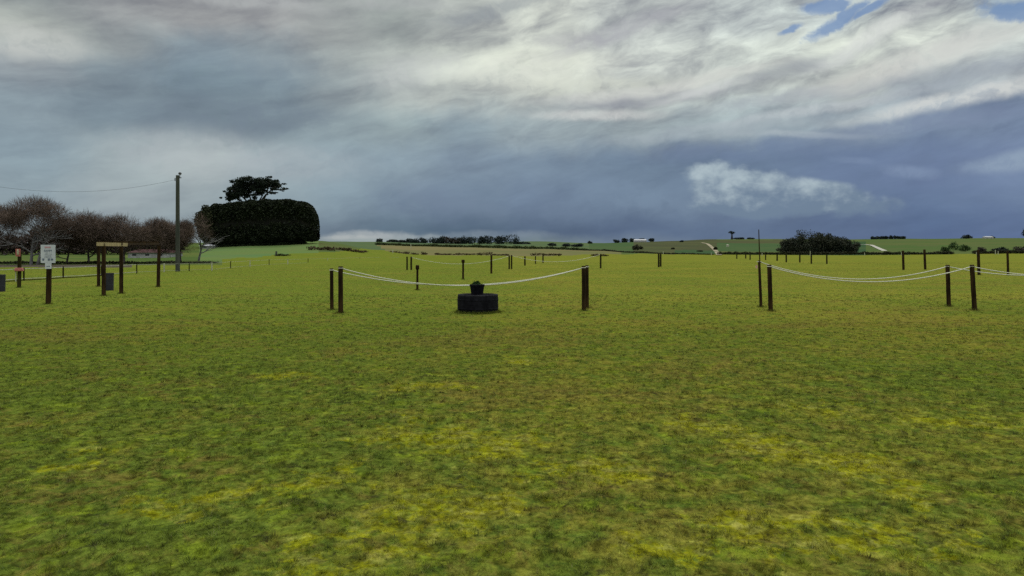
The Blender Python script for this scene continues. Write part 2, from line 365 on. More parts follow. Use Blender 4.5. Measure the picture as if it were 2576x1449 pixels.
M['timber'] = noisy("dark_timber", (0.014, 0.009, 0.004), (0.046, 0.027, 0.010), 9.0, 0.9, spec=0.08, stretch=(1, 1, 6), bstr=0.6)
M['timber_far'] = noisy("weathered_timber", (0.020, 0.018, 0.006), (0.040, 0.036, 0.012), 7.0, 0.95, spec=0.05, stretch=(1, 1, 6))
M['pale'] = noisy("pale_timber", (0.26, 0.21, 0.10), (0.38, 0.30, 0.15), 6.0, 0.8, stretch=(6, 1, 6), bstr=0.4)
M['whitepaint'] = noisy("weathered_white_paint", (0.32, 0.33, 0.22), (0.48, 0.49, 0.35), 8.0, 0.6)
M['railmetal'] = noisy("rail_metal", (0.26, 0.26, 0.20), (0.42, 0.42, 0.34), 5.0, 0.5)
M['rope'] = noisy("rope_fibre", (0.50, 0.50, 0.38), (0.66, 0.66, 0.54), 60.0, 0.9, stretch=(0.2, 1, 1))
M['tub'] = noisy("tarred_staves", (0.006, 0.006, 0.008), (0.014, 0.014, 0.018), 6.0, 0.9, spec=0.08, stretch=(1, 1, 1), bstr=0.6, bdist=0.01)
M['rim'] = noisy("worn_rim", (0.010, 0.010, 0.012), (0.026, 0.026, 0.028), 14.0, 0.9, spec=0.08)
M['pot'] = noisy("black_pot", (0.003, 0.003, 0.005), (0.008, 0.008, 0.012), 12.0, 0.8, spec=0.08)
M['soil'] = noisy("soil", (0.012, 0.009, 0.006), (0.03, 0.022, 0.014), 30.0, 0.95, bstr=0.8)
M['potleaf'] = foliage("pot_foliage", (0.012, 0.030, 0.008), (0.035, 0.075, 0.014), 12.0, 0.3)
M['sign'] = noisy("sign_sheet", (0.50, 0.53, 0.56), (0.60, 0.63, 0.65), 5.0, 0.45, bstr=0.02)
M['ink'] = noisy("sign_ink", (0.10, 0.13, 0.18), (0.16, 0.19, 0.25), 20.0, 0.6, bstr=0.02)
M['redink'] = noisy("sign_red_ink", (0.42, 0.24, 0.26), (0.5, 0.30, 0.32), 20.0, 0.6, bstr=0.02)
M['red'] = noisy("faded_red_paint", (0.34, 0.10, 0.085), (0.44, 0.15, 0.12), 10.0, 0.55)
M['pink'] = noisy("pink_tag", (0.55, 0.32, 0.26), (0.65, 0.40, 0.32), 10.0, 0.6)
M['bin'] = noisy("dark_bin_metal", (0.014, 0.015, 0.021), (0.030, 0.031, 0.040), 6.0, 0.55, stretch=(1, 1, 4))
M['pole'] = noisy("treated_pole_wood", (0.035, 0.042, 0.033), (0.070, 0.075, 0.060), 5.0, 0.85, stretch=(1, 1, 12), bstr=0.5)
M['metal'] = noisy("dull_metal", (0.06, 0.06, 0.065), (0.10, 0.10, 0.11), 10.0, 0.5, metal=0.3)
M['wire'] = noisy("wire_metal", (0.05, 0.05, 0.055), (0.08, 0.08, 0.085), 10.0, 0.6)
M['bark'] = noisy("bare_bark", (0.055, 0.045, 0.042), (0.115, 0.095, 0.085), 2.0, 0.9, world=True)
M['twig'] = noisy("bare_twigs", (0.080, 0.060, 0.046), (0.150, 0.108, 0.082), 0.7, 0.9, world=True)
M['barkpale'] = noisy("pale_bark", (0.10, 0.10, 0.095), (0.19, 0.19, 0.18), 2.0, 0.9, world=True)
M['darktrunk'] = noisy("dark_trunk", (0.02, 0.016, 0.014), (0.04, 0.032, 0.026), 2.0, 0.9, world=True)
M['cypress'] = foliage("cypress_foliage", (0.010, 0.015, 0.008), (0.022, 0.030, 0.012), 0.35, 0.05)
M['cypress_lt'] = foliage("olive_conifer_foliage", (0.022, 0.028, 0.012), (0.040, 0.046, 0.018), 0.35, 0.05)
M['pine'] = foliage("pine_foliage", (0.012, 0.020, 0.015), (0.030, 0.040, 0.024), 0.5, 0.1)
M['fartree'] = foliage("far_tree_foliage", (0.012, 0.021, 0.020), (0.030, 0.042, 0.034), 0.12, 0.05)
M['farbrown'] = foliage("far_brown_foliage", (0.030, 0.026, 0.020), (0.050, 0.044, 0.032), 0.12, 0.05)
M['clump'] = foliage("shelter_tree_foliage", (0.014, 0.022, 0.015), (0.052, 0.056, 0.032), 0.16, 0.1)
M['hedge'] = foliage("hedge_foliage", (0.016, 0.020, 0.010), (0.045, 0.046, 0.020), 0.4, 0.1)
M['greenhedge'] = foliage("green_hedge_foliage", (0.025, 0.040, 0.010), (0.060, 0.075, 0.018), 0.4, 0.1)
M['bracken'] = foliage("bracken", (0.050, 0.036, 0.018), (0.095, 0.068, 0.030), 0.5, 0.1)
M['bush'] = foliage("green_bush_foliage", (0.030, 0.060, 0.018), (0.070, 0.115, 0.030), 0.3, 0.15)
M['thicket'] = foliage("bare_thicket", (0.050, 0.038, 0.034), (0.095, 0.070, 0.058), 0.4, 0.0)
M['wallwhite'] = noisy("white_wall", (0.30, 0.30, 0.29), (0.42, 0.42, 0.40), 1.0, 0.8)
M['roofred'] = noisy("maroon_roof", (0.05, 0.026, 0.026), (0.075, 0.038, 0.035), 2.0, 0.95, spec=0.05)
M['roofgrey'] = noisy("grey_roof", (0.32, 0.33, 0.34), (0.42, 0.43, 0.44), 1.0, 0.6)
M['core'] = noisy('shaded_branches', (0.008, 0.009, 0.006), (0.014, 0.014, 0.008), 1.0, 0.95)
M['glass'] = noisy("dark_window_glass", (0.02, 0.025, 0.03), (0.03, 0.035, 0.04), 2.0, 0.15, spec=0.5, bstr=0)
M['gravel'] = noisy("pale_gravel", (0.28, 0.27, 0.22), (0.38, 0.37, 0.31), 0.3, 0.95, world=True)
M['tangravel'] = noisy("tan_track", (0.22, 0.19, 0.12), (0.28, 0.24, 0.15), 0.3, 0.95, world=True)

# ------------------------------------------------------------------ mesh helpers
def tag(o, label=None, cat=None, group=None, kind=None):
    if label: o['label'] = label
    if cat: o['category'] = cat
    if group: o['group'] = group
    if kind: o['kind'] = kind
    return o
def empty(name, loc=(0, 0, 0), label=None, cat=None, group=None):
    o = bpy.data.objects.new(name, None); COL.objects.link(o); o.location = loc; o.empty_display_size = 0.2
    return tag(o, label, cat, group)
class MB:
    def __init__(s): s.v = []; s.f = []
    def box(s, c, d, rz=0.0, M3=None):
        cx, cy, cz = c; b = len(s.v)
        for sx, sy, sz in ((-1,-1,-1),(1,-1,-1),(1,1,-1),(-1,1,-1),(-1,-1,1),(1,-1,1),(1,1,1),(-1,1,1)):
            x, y = sx * d[0] / 2, sy * d[1] / 2
            s.v.append((cx + x * math.cos(rz) - y * math.sin(rz), cy + x * math.sin(rz) + y * math.cos(rz), cz + sz * d[2] / 2))
        s.f += [tuple(b + i for i in q) for q in ((0,3,2,1),(4,5,6,7),(0,1,5,4),(1,2,6,5),(2,3,7,6),(3,0,4,7))]
        return s
    def tube(s, pts, rads, n=8, cap=True):
        pts = [Vector(p) for p in pts]; b = len(s.v)
        t = (pts[-1] - pts[0]).normalized()
        up = Vector((0, 0, 1)) if abs(t.z) < 0.9 else Vector((1, 0, 0))
        a = t.cross(up).normalized(); c = t.cross(a).normalized()
        for p, r in zip(pts, rads):
            for k in range(n):
                th = 2 * math.pi * k / n
                s.v.append(tuple(p + a * (r * math.cos(th)) + c * (r * math.sin(th))))
        for i in range(len(pts) - 1):
            for k in range(n):
                k2 = (k + 1) % n
                s.f.append((b + i * n + k, b + i * n + k2, b + (i + 1) * n + k2, b + (i + 1) * n + k))
        if cap:
            s.f.append(tuple(b + k for k in reversed(range(n)))); e = b + (len(pts) - 1) * n
            s.f.append(tuple(e + k for k in range(n)))
        return s
    def lathe(s, prof, n=24, c=(0, 0, 0), jit=0.0, seed=1):
        rn = random.Random(seed); b = len(s.v)
        jj = [1 + rn.uniform(-jit, jit) for _ in range(n)]
        for r, z in prof:
            for k in range(n):
                th = 2 * math.pi * k / n
                s.v.append((c[0] + r * jj[k] * math.cos(th), c[1] + r * jj[k] * math.sin(th), c[2] + z))
        for i in range(len(prof) - 1):
            for k in range(n):
                k2 = (k + 1) % n
                s.f.append((b + i * n + k, b + i * n + k2, b + (i + 1) * n + k2, b + (i + 1) * n + k))
        return s
    def build(s, name, mat, parent=None, loc=None, smooth=False):
        me = bpy.data.meshes.new(name); me.from_pydata(s.v, [], s.f); me.materials.append(mat); me.update()
        if smooth: me.shade_smooth()
        o = bpy.data.objects.new(name, me); COL.objects.link(o)
        if parent: o.parent = parent
        if loc is not None: o.location = loc
        return o
def np_mesh(name, verts, nper, mat, parent=None, rnd=None):
    """faces of nper consecutive vertices each"""
    n = len(verts); nf = n // nper
    me = bpy.data.meshes.new(name)
    me.vertices.add(n); me.vertices.foreach_set('co', verts.astype(np.float32).ravel())
    me.loops.add(n); me.loops.foreach_set('vertex_index', np.arange(n, dtype=np.int32))
    me.polygons.add(nf); me.polygons.foreach_set('loop_start', np.arange(0, n, nper, dtype=np.int32))
    me.polygons.foreach_set('loop_total', np.full(nf, nper, dtype=np.int32))
    me.update(calc_edges=True)
    if rnd is not None:
        at = me.attributes.new('rnd', 'FLOAT', 'POINT'); at.data.foreach_set('value', np.repeat(rnd, nper).astype(np.float32))
    me.materials.append(mat)
    o = bpy.data.objects.new(name, me); COL.objects.link(o)
    if parent: o.parent = parent
    return o
def leaf_verts(cl, n, size, rs, bias=2.6, flatten=1.0):
    """cl: rows (cx,cy,cz,rx,ry,rz); n quads shared by surface; returns quads"""
    cl = np.array(cl, float); wgt = (cl[:, 3] * cl[:, 5]) ** 0.9; wgt /= wgt.sum()
    idx = rs.choice(len(cl), n, p=wgt)
    d = rs.normal(size=(n, 3)); d /= np.linalg.norm(d, axis=1)[:, None]
    rr = rs.uniform(0, 1, n) ** (1 / bias)
    rr *= 1 + 0.06 * rs.normal(size=n)
    c = cl[idx, :3] + d * rr[:, None] * cl[idx, 3:6]
    a = rs.normal(size=(n, 3)); a[:, 2] *= flatten; a /= np.linalg.norm(a, axis=1)[:, None]
    b = np.cross(a, rs.normal(size=(n, 3))); b /= np.linalg.norm(b, axis=1)[:, None]
    s = size * rs.uniform(0.5, 1.3, n)[:, None]
    a = a * s * 0.5; b = b * s * 0.36
    q = np.stack([c - a, c + b * 0.9, c + a, c - b * 1.1], axis=1)
    return q.reshape(-1, 3), rs.uniform(0, 1, n)
def leafy(name, cl, n, size, mat, parent, seed, **k):
    rs = np.random.RandomState(seed); v, r = leaf_verts(cl, n, size, rs, **k)
    return np_mesh(name, v, 4, mat, parent, r)
def lumps(rs, c, r, n, k=0.5):
    """clusters making an uneven crown round c with radii r"""
    out = []
    for _ in range(n):
        d = rs.normal(size=3); d /= np.linalg.norm(d); t = rs.uniform(0.35, 0.85)
        q = k * rs.uniform(0.6, 1.15)
        out.append((c[0] + d[0] * r[0] * t, c[1] + d[1] * r[1] * t, c[2] + d[2] * r[2] * t, r[0] * q, r[1] * q, r[2] * q))
    return out

# ------------------------------------------------------------------ the ground, one sheet out to the horizon
def build_ground():
    rr = np.concatenate([[1.2, 2.0, 2.8], np.arange(3.2, 13, .045), np.geomspace(13.05, 26, 130), np.geomspace(26.5, 100, 30), np.geomspace(103, 1400, 110), np.geomspace(1480, 6900, 18)])
    aa = np.unique(np.round(np.concatenate([np.arange(-180, -44, 4.0), np.arange(-44, 44.01, 0.3), np.arange(46, 180, 4.0)]), 4))
    A, RR = np.meshgrid(np.radians(aa), rr)
    Xg = RR * np.sin(A); Yg = RR * np.cos(A)
    Z = zter(Xg, Yg)
    Z = Z + np.where(Yg > 140, np.clip((Yg - 140) / 400, 0, 1) * 0.5 * np.sin(Xg / 23.0 + Yg / 41) * np.sin(Yg / 29.0), 0)
    Z = Z + relief(Xg, Yg)
    nr, na = Xg.shape
    verts = np.stack([Xg, Yg, Z], -1).reshape(-1, 3)
    verts = np.vstack([verts, [[0, 0, 0]]]); cidx = len(verts) - 1
    faces = []; mats = []
    names = ['field', 'road', 'verge', 'bank', 'tan', 'far', 'hill', 'rough', 'lush', 'dkg']
    for i in range(nr - 1):
        for j in range(na):
            j2 = (j + 1) % na
            faces.append((i * na + j, i * na + j2, (i + 1) * na + j2, (i + 1) * na + j))
            x = (Xg[i, j] + Xg[i + 1, j2]) / 2; y = (Yg[i, j] + Yg[i + 1, j2]) / 2
            mt = 0
            if y > 70:
                u = CX + F * x / y; yp = float(ypix(u, y))
                jit = 4 * math.sin(u / 31.0) + 3 * math.sin(u / 11.0)
                if u < 560 + jit and y > 86 + (u > 330) * 16:
                    mt = 1 if y < 105 and u < 440 else 2
                    if u > 500 and y > 118: mt = 3
                elif u < 950 + (yp - 618) * 1.6 or (u < 1000 and y < 300):
                    lim = 653 - (u - 540) * .07
                    if y > 116 + max(u - 540, 0) * .15 and yp < lim + jit * .35: mt = 3 if u < 800 + jit * 3 else 6
                    if y > 330: mt = 5
                elif y > 285 and u < 1700:
                    edge = 300 + (u - 1400) * .5 if u > 1400 else 298
                    if y > edge + jit * 2: mt = 4 if y < 455 else 5
                    if y > 455 and u > 1480: mt = 8 if u < 1580 + jit * 3 else 7
                    if u > 1560 and mt == 4: mt = 6
                elif u >= 1700 and y > 470:
                    mt = 6
                    if u < 1800: mt = 7 if yp < 630 else 9
                    elif u < 1980: mt = 8 if 612 < yp < 632 else (7 if 604 < yp < 612 else 6)
                    elif u < 2180 and yp > 608: mt = 9
                    if y > 1150: mt = 5
                if y > 1200: mt = 5
            mats.append(mt)
    for j in range(na): faces.append((j, (j + 1) % na, cidx)); mats.append(0)
    me = bpy.data.meshes.new("ground"); me.from_pydata(verts.tolist(), [], faces)
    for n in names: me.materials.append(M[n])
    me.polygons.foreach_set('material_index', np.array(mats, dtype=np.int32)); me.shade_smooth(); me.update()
    o = bpy.data.objects.new("ground", me); COL.objects.link(o); tag(o, kind='structure')
    tag(o, "grassy field running out to paddocks and low green hills")
build_ground()

def track(name, pts, w, mat, label):
    """strip laid on the terrain through (u, depth) points"""
    P = []
    for (u0, d0), (u1, d1) in zip(pts[:-1], pts[1:]):
        for t in np.linspace(0, 1, 14, endpoint=False): P.append((u0 + (u1 - u0) * t, d0 + (d1 - d0) * t))
    P.append(pts[-1]); mb = MB(); c = [PT(*p) for p in P]
    for i, p in enumerate(c):
        t = (c[min(i + 1, len(c) - 1)] - c[max(i - 1, 0)]); t.z = 0; t.normalize(); n = Vector((-t.y, t.x, 0))
        for s in (-1, 1):
            q = p + n * s * w / 2; mb.v.append((q.x, q.y, float(zter(q.x, q.y)) + 0.35))
        if i: b = 2 * i - 2; mb.f.append((b, b + 1, b + 3, b + 2))
    o = mb.build(name, mat); return tag(o, label, None, None, 'structure')
track('gravel_road', [(2150, dep_at(2150, 616)), (2176, dep_at(2176, 615.5)), (2192, dep_at(2192, 617)), (2210, dep_at(2210, 625)), (2228, dep_at(2228, 633, 450, 700))], 4, M['gravel'], "pale gravel farm road bending down the green hill")
track('dirt_track', [(1765, dep_at(1765, 611)), (1780, dep_at(1780, 614)), (1796, dep_at(1796, 627)), (1809, 455)], 3.5, M['tangravel'], "tan dirt track running down the rough hillside")

# ------------------------------------------------------------------ lawn blades (stuff)
FEET = []
def build_grass():
    rs = np.random.RandomState(7)
    V = []; RN = []
    def put(x, y, h, w, lx, ly, rnd):
        n = len(x); th = rs.uniform(0, 2 * np.pi, n); z = relief(x, y) - .004
        a = np.stack([x - w * np.cos(th), y - w * np.sin(th), z], -1); b = np.stack([x + w * np.cos(th), y + w * np.sin(th), z], -1)
        V.append(np.stack([a, b, np.stack([x + lx, y + ly, z + h], -1)], 1).reshape(-1, 3)); RN.append(rnd)
    def ring(d0, d1, dens, wid, hgt):
        area = 0.5 * 1.62 * (d1 * d1 - d0 * d0) + 1.6 * (d1 - d0); n = int(area * dens)
        d = np.sqrt(rs.uniform(d0 * d0, d1 * d1, n)); x = rs.uniform(-1, 1, n) * (.81 * d + .8)
        c = np.clip(.5 + .5 * vnoise(x * 5.3, d * 5.3 + 31) + .3 * vnoise(x * 11.7 + 50, d * 11.7), .1, 1.3)
        h = hgt * (0.35 + 1.0 * c) * rs.uniform(0.6, 1.3, n); lean = rs.uniform(0.2, 1.8, n) * h; la = rs.uniform(0, 2 * np.pi, n)
        put(x, d, h, wid * rs.uniform(0.6, 1.4, n) * 0.5, lean * np.cos(la), lean * np.sin(la), rs.uniform(0, 1, n))
    def tufts(d0, d1, dens, nb, wid, hgt, rad):
        m = int((0.5 * 1.62 * (d1 * d1 - d0 * d0) + 1.6 * (d1 - d0)) * dens)
        d = np.sqrt(rs.uniform(d0 * d0, d1 * d1, m)); x = rs.uniform(-1, 1, m) * (.81 * d + .8)
        sc = rs.uniform(.45, 1.35, m) ** 1.3; tr = rs.uniform(0, 1, m)
        X = np.repeat(x, nb); Y = np.repeat(d, nb); S = np.repeat(sc, nb); n = m * nb
        an = rs.uniform(0, 2 * np.pi, n); q = np.abs(rs.normal(0, .5, n)) * rad * S; h = hgt * S * rs.uniform(.5, 1.15, n)
        ln = h * (.15 + .9 * q / (rad * S + 1e-6)) + rs.uniform(0, .3, n) * h
        put(X + q * np.cos(an), Y + q * np.sin(an), h, wid * .5 * rs.uniform(.7, 1.4, n), ln * np.cos(an), ln * np.sin(an), np.clip(np.repeat(tr, nb) * .8 + rs.uniform(0, .2, n), 0, 1))
    ring(3.1, 5.5, 6500, 0.0042, 0.013); ring(5.5, 9.0, 3000, 0.0065, 0.013); ring(9.0, 15., 1200, 0.010, 0.013); ring(15., 26., 380, 0.018, 0.014)
    ring(26., 45., 90, 0.04, 0.018); ring(45., 80., 22, 0.075, 0.018); ring(80., 130., 5, 0.12, 0.018)
    tufts(3.1, 6.5, 170, 20, .0048, .030, .034); tufts(6.5, 11, 110, 14, .008, .032, .04); tufts(11, 18, 50, 9, .014, .034, .05); tufts(18, 30, 14, 7, .024, .036, .06)
    for (fx, fy, fr) in FEET:
        n = 170; a0 = rs.uniform(0, 2 * np.pi, n); q = fr + np.abs(rs.normal(0, .06, n)) - .01
        x = fx + q * np.cos(a0); y = fy + q * np.sin(a0); h = rs.uniform(.03, .10, n) * np.clip(1.25 - (q - fr) * 6, .3, 1)
        th = rs.uniform(0, 2 * np.pi, n); w = rs.uniform(.003, .007, n); la = rs.uniform(0, 2 * np.pi, n); ln = h * rs.uniform(.1, .8, n)
        a = np.stack([x - w * np.cos(th), y - w * np.sin(th), np.full(n, -.004)], -1); b = np.stack([x + w * np.cos(th), y + w * np.sin(th), np.full(n, -.004)], -1)
        V.append(np.stack([a, b, np.stack([x + ln * np.cos(la), y + ln * np.sin(la), h], -1)], 1).reshape(-1, 3)); RN.append(rs.uniform(0, .6, n))
    v = np.concatenate(V); r = np.concatenate(RN)
    o = np_mesh('grass', v, 3, M['blade'], None, r)
    tag(o, "short patchy lawn grass with yellow moss and brown spots", 'grass', None, 'stuff')
# ------------------------------------------------------------------ posts
def post_px(name, ut, yt, ub, yb, w, label, group=None, cat='post', mat='timber', cap=False, square=False):
    b = G(ub, yb); d = b.y; top = Vector(((ut - CX) / F * d, d, EYE - (yt - HZ) * d / F)); r = w * d / F / 2
    o = empty(name, b, label, cat, group)
    t = top - b
    if b.y < 60: FEET.append((b.x, b.y, r))
    mb = MB(); seed = int(ub * 7 + yb); rn = random.Random(seed)
    k = 7
    pts = [Vector((0, 0, -0.15))] + [t * (i / k) + Vector((rn.uniform(-1, 1), rn.uniform(-1, 1), 0)) * r * 0.05 * (0 < i < k) for i in range(k + 1)] + [t + Vector((0, 0, r * 0.18))]
    rads = [r * 1.04] + [r * (1.03 - 0.06 * i / k) for i in range(k + 1)] + [r * 0.78]
    mb.tube(pts, rads, 14)
    mb.build('shaft', M[mat], o, smooth=False)
    if cap:
        mb = MB(); rc = r * 1.7; hc = 0.13
        mb.lathe([(0.001, t.z + 0.02), (rc * 0.75, t.z + 0.02), (rc, t.z - 0.02), (rc, t.z - hc), (rc * 0.8, t.z - hc - 0.04), (r * 1.01, t.z - hc - 0.05)], 14, (t.x, t.y, 0))
        mb.build('cap', M['timber'], o)
    return o, top
GP = "short timber posts holding the white ropes"
TOP = {}
def P_(key, *a, **k):
    o, t = post_px(*a, **k); TOP[key] = t; return o
P_('A1', 'timber_post', 834, 676, 835, 780, 9, "thinner left post of the pair at the left end of the ropes beside the tub", GP)
P_('A2', 'timber_post', 857, 671, 857, 788, 12, "thicker right post of the pair left of the dark round tub", GP)
P_('B1', 'timber_post', 1468, 670, 1469, 782, 10.5, "nearer post of the close pair right of the dark round tub", GP)
P_('B2', 'timber_post', 1476.5, 668, 1477, 775, 9, "farther post half hidden in the close pair right of the tub", GP)
P_('R1', 'timber_post', 1935, 667, 1939, 783, 11, "short thick post just right of the tall thin leaning pole", GP)
P_('R2', 'timber_post', 2383.5, 667, 2387, 771, 10, "left post of the pair where two ropes cross on the right", GP)
P_('R3', 'timber_post', 2445, 667, 2452, 781, 11, "right nearer post of the pair where two ropes cross", GP)
GC = "thin posts with a thick dark cap"
P_('C', 'capped_post', 1050, 668, 1050, 730, 5.5, "capped post behind the ropes, nearest the camera of the capped ones", GC, cap=True)
P_('D', 'capped_post', 1165, 654, 1165, 703, 5, "capped post standing behind and just left of the plant tub", GC, cap=True)
GM = "mid distance timber posts across the field"
P_('E1', 'timber_post', 1024, 646, 1024, 679, 4.2, "left post of the slim far pair behind the capped post", GM, mat='timber_far')
P_('E2', 'timber_post', 1034.5, 646, 1034.5, 679, 4.6, "right post of the slim far pair where a far rope starts", GM, mat='timber_far')
P_('F', 'timber_post', 1236, 642, 1236, 688, 5.2, "plain post above and right of the potted plant", GM)
P_('G1', 'timber_post', 1281, 643, 1281, 677, 4, "left post of the far pair where two far ropes meet", GM, mat='timber_far')
P_('G2', 'timber_post', 1287, 642, 1287, 677, 4, "right post of the far pair where two far ropes meet", GM, mat='timber_far')
P_('H', 'timber_post', 1320.5, 645, 1320.5, 668, 4.2, "greyish short post right of where the far ropes meet", GM, mat='timber_far')
P_('I', 'timber_post', 1347, 644, 1347, 664, 2.8, "thin post under the middle of the far right rope, left of another", GM, mat='timber_far')
P_('J', 'timber_post', 1366, 637, 1366, 661, 3.6, "farthest post seen behind the middle of the far right rope", GM, mat='timber_far')
P_('K', 'timber_post', 1511, 639, 1511, 675, 4.4, "lone post at the right end of the far ropes", GM, mat='timber_far')
P_('L1', 'timber_post', 1657, 637, 1657, 672, 4.4, "left half of the tight far pair alone in the middle of the field", GM, mat='timber_far')
P_('L2', 'timber_post', 1662, 638, 1662, 671, 4.4, "right half of the tight far pair alone in the middle of the field", GM, mat='timber_far')
P_('T1', 'timber_post', 2271.5, 631, 2273, 679, 5.8, "left of two tall posts standing in front of the hill hedge on the right", GM)
P_('T2', 'timber_post', 2325.5, 628, 2327.5, 678, 5.8, "right of two tall posts standing in front of the hill hedge on the right", GM)
P_('S1', 'timber_post', 2460.5, 629, 2463, 692, 7, "tall post just behind the crossing ropes at the right", GM)
P_('S2', 'timber_post', 2534.5, 632, 2536, 693, 5.4, "tall slim post nearest the right edge of the field", GM)
GF = "row of small far posts before the dark clump of trees"
farp = [(1853.5, 651.5), (1876, 651), (1887, 653.5), (1926, 654), (1955, 656), (1978, 659.5), (2012, 660), (2041, 663.5), (2080, 664)]
ords = ['first', 'second', 'third', 'fourth', 'fifth', 'sixth', 'seventh', 'eighth', 'ninth']
for (u, y), w in zip(farp, ords):
    yt = HZ + (y - HZ) * 0.2
    P_('f' + w, 'field_post', u, yt, u, y, 3.0 if y < 655 else 3.8, f"{w} from the left in the row of small far posts", GF, mat='timber_far')

# tall thin pole lashed to a post
def tall_pole():
    b = G(1914.6, 772.8); d = b.y
    def at(u, y): return Vector(((u - CX) / F * d, d, EYE - (y - HZ) * d / F)) - b
    o = empty('tall_pole', b, "tall thin leaning pole rising from a post where the right ropes begin", 'pole')
    t = at(1909.5, 655); r = 7.5 * d / F / 2
    MB().tube([Vector((0, 0, -.15)), Vector((0, 0, 0)), t * 0.5, t], [r, r, r * .92, r * .8], 12).build('post', M['timber'], o)
    r2 = 2.8 * d / F / 2
    MB().tube([t * 0.75 + Vector((0, -r - r2, 0)), at(1908.3, 620) + Vector((0, -r - r2, 0)), at(1907, 577.5) + Vector((0, -r - r2, 0))], [r2 * 1.15, r2, r2 * .8], 8).build('rod', M['timber'], o)
    p = at(1903, 671)
    MB().box((p.x, p.y - .01, p.z), (.055, .02, .10)).build('tag', M['pink'], o)
    TOP['R0'] = b + t
tall_pole()

# ------------------------------------------------------------------ ropes
def rope(p0, p1, low_y, label, group="white ropes slung between the posts", r=0.016, both=True):
    """sagging rope; low_y = photo row of its lowest point"""
    p0 = Vector(p0); p1 = Vector(p1); mid = (p0 + p1) / 2
    zl = EYE - (low_y - HZ) * mid.y / F; sag = mid.z - zl
    n = 40; pts = []
    for i in range(n + 1):
        t = i / n; p = p0.lerp(p1, t); p.z -= sag * 4 * t * (1 - t); pts.append(p)
    mb = MB(); base = pts[0].copy()
    rel = [p - base for p in pts]
    mb.tube(rel, [r] * (n + 1), 6)
    # knots round the post heads
    for q in (rel[0], rel[-1]):
        mb.lathe([(0.062, -0.010), (0.070, -0.004), (0.070, 0.006), (0.062, 0.012)], 12, (q.x, q.y, q.z))
    o = mb.build('rope', M['rope'], None, base, smooth=True)
    return tag(o, label, 'rope', group)
dz = Vector((0, 0, -0.04))
rope(TOP['A2'] + dz, TOP['B1'] + dz, 718.5, "nearer of two white ropes sagging behind the potted plant, from the thick left post")
rope(TOP['A1'] + dz, TOP['B2'] + dz, 717.5, "farther of two white ropes sagging behind the potted plant, from the thin left post")
rope(TOP['R0'] + dz, TOP['R2'] + dz, 702, "upper white rope from the tall thin pole to the left crossing post")
rope(TOP['R1'] + dz, TOP['R3'] + dz, 709, "lower white rope from the short thick post to the right crossing post")
rope(TOP['E2'] + dz, TOP['G1'] + dz, 664, "far pale rope sagging behind the capped post by the tub", r=0.02)
rope(TOP['G2'] + dz, TOP['K'] + dz, 658.5, "far pale rope rising to the lone post at its right end", r=0.02)
oR = []
for (ut, yt, ub, yb, lab) in ((2806, 667, 2808, 772, "post beyond the right edge holding the left crossing post's rope"), (2872, 667, 2876, 782, "post beyond the right edge holding the right crossing post's rope")):
    o, t = post_px('timber_post', ut, yt, ub, yb, 10, lab, GP); oR.append(t)
rope(TOP['R2'] + dz, oR[0] + dz, 693, "rope running off the right edge from the left crossing post")
rope(TOP['R3'] + dz, oR[1] + dz, 694, "rope running off the right edge from the right crossing post")

# ------------------------------------------------------------------ tub and potted plant
def tub():
    b = G(1200.5, 789); b.y += 0.42
    o = empty('round_tub', b, "large black round tub on the lawn under a potted plant", 'tub')
    rad, h = 0.56, 0.50
    MB().lathe([(.500, -.03), (.530, .015), (.552, .07), (.560, .16), (.562, .30), (.560, .40), (.553, .455)], 44, jit=.004).build('wall', M['tub'], o, smooth=True)
    for z in (.12, .36):
        MB().lathe([(.559, z - .016), (.567, z - .010), (.567, z + .010), (.559, z + .016)], 44).build('band', M['tub'], o, smooth=True)
    MB().lathe([(.553, .455), (.556, .485), (.540, .503), (.505, .506), (.480, .492), (.472, .44), (.472, .40)], 44, jit=.004, seed=2).build('rim', M['rim'], o, smooth=True)
    mb = MB(); mb.lathe([(0.002, h - .06), (rad * .5, h - .055), (rad - .086, h - .07)], 30); mb.build('soil', M['soil'], o)
    q = empty('potted_plant', (b.x - .02, b.y - .03, h - .055), "black tapered pot with a low green plant standing in the dark tub", 'potted plant')
    MB().lathe([(0.002, 0.0), (.150, 0.0), (.158, .01), (.193, .27), (.205, .275), (.208, .325), (.190, .33), (.182, .30), (.002, .295)], 32).build('pot', M['pot'], q, smooth=False)
    rs = np.random.RandomState(4)
    leafy('foliage', [(0, 0, .31, .17, .17, .06), (-.02, 0, .35, .10, .10, .06), (.01, .02, .37, .05, .05, .05)], 900, .05, M['potleaf'], q, 4)
tub()

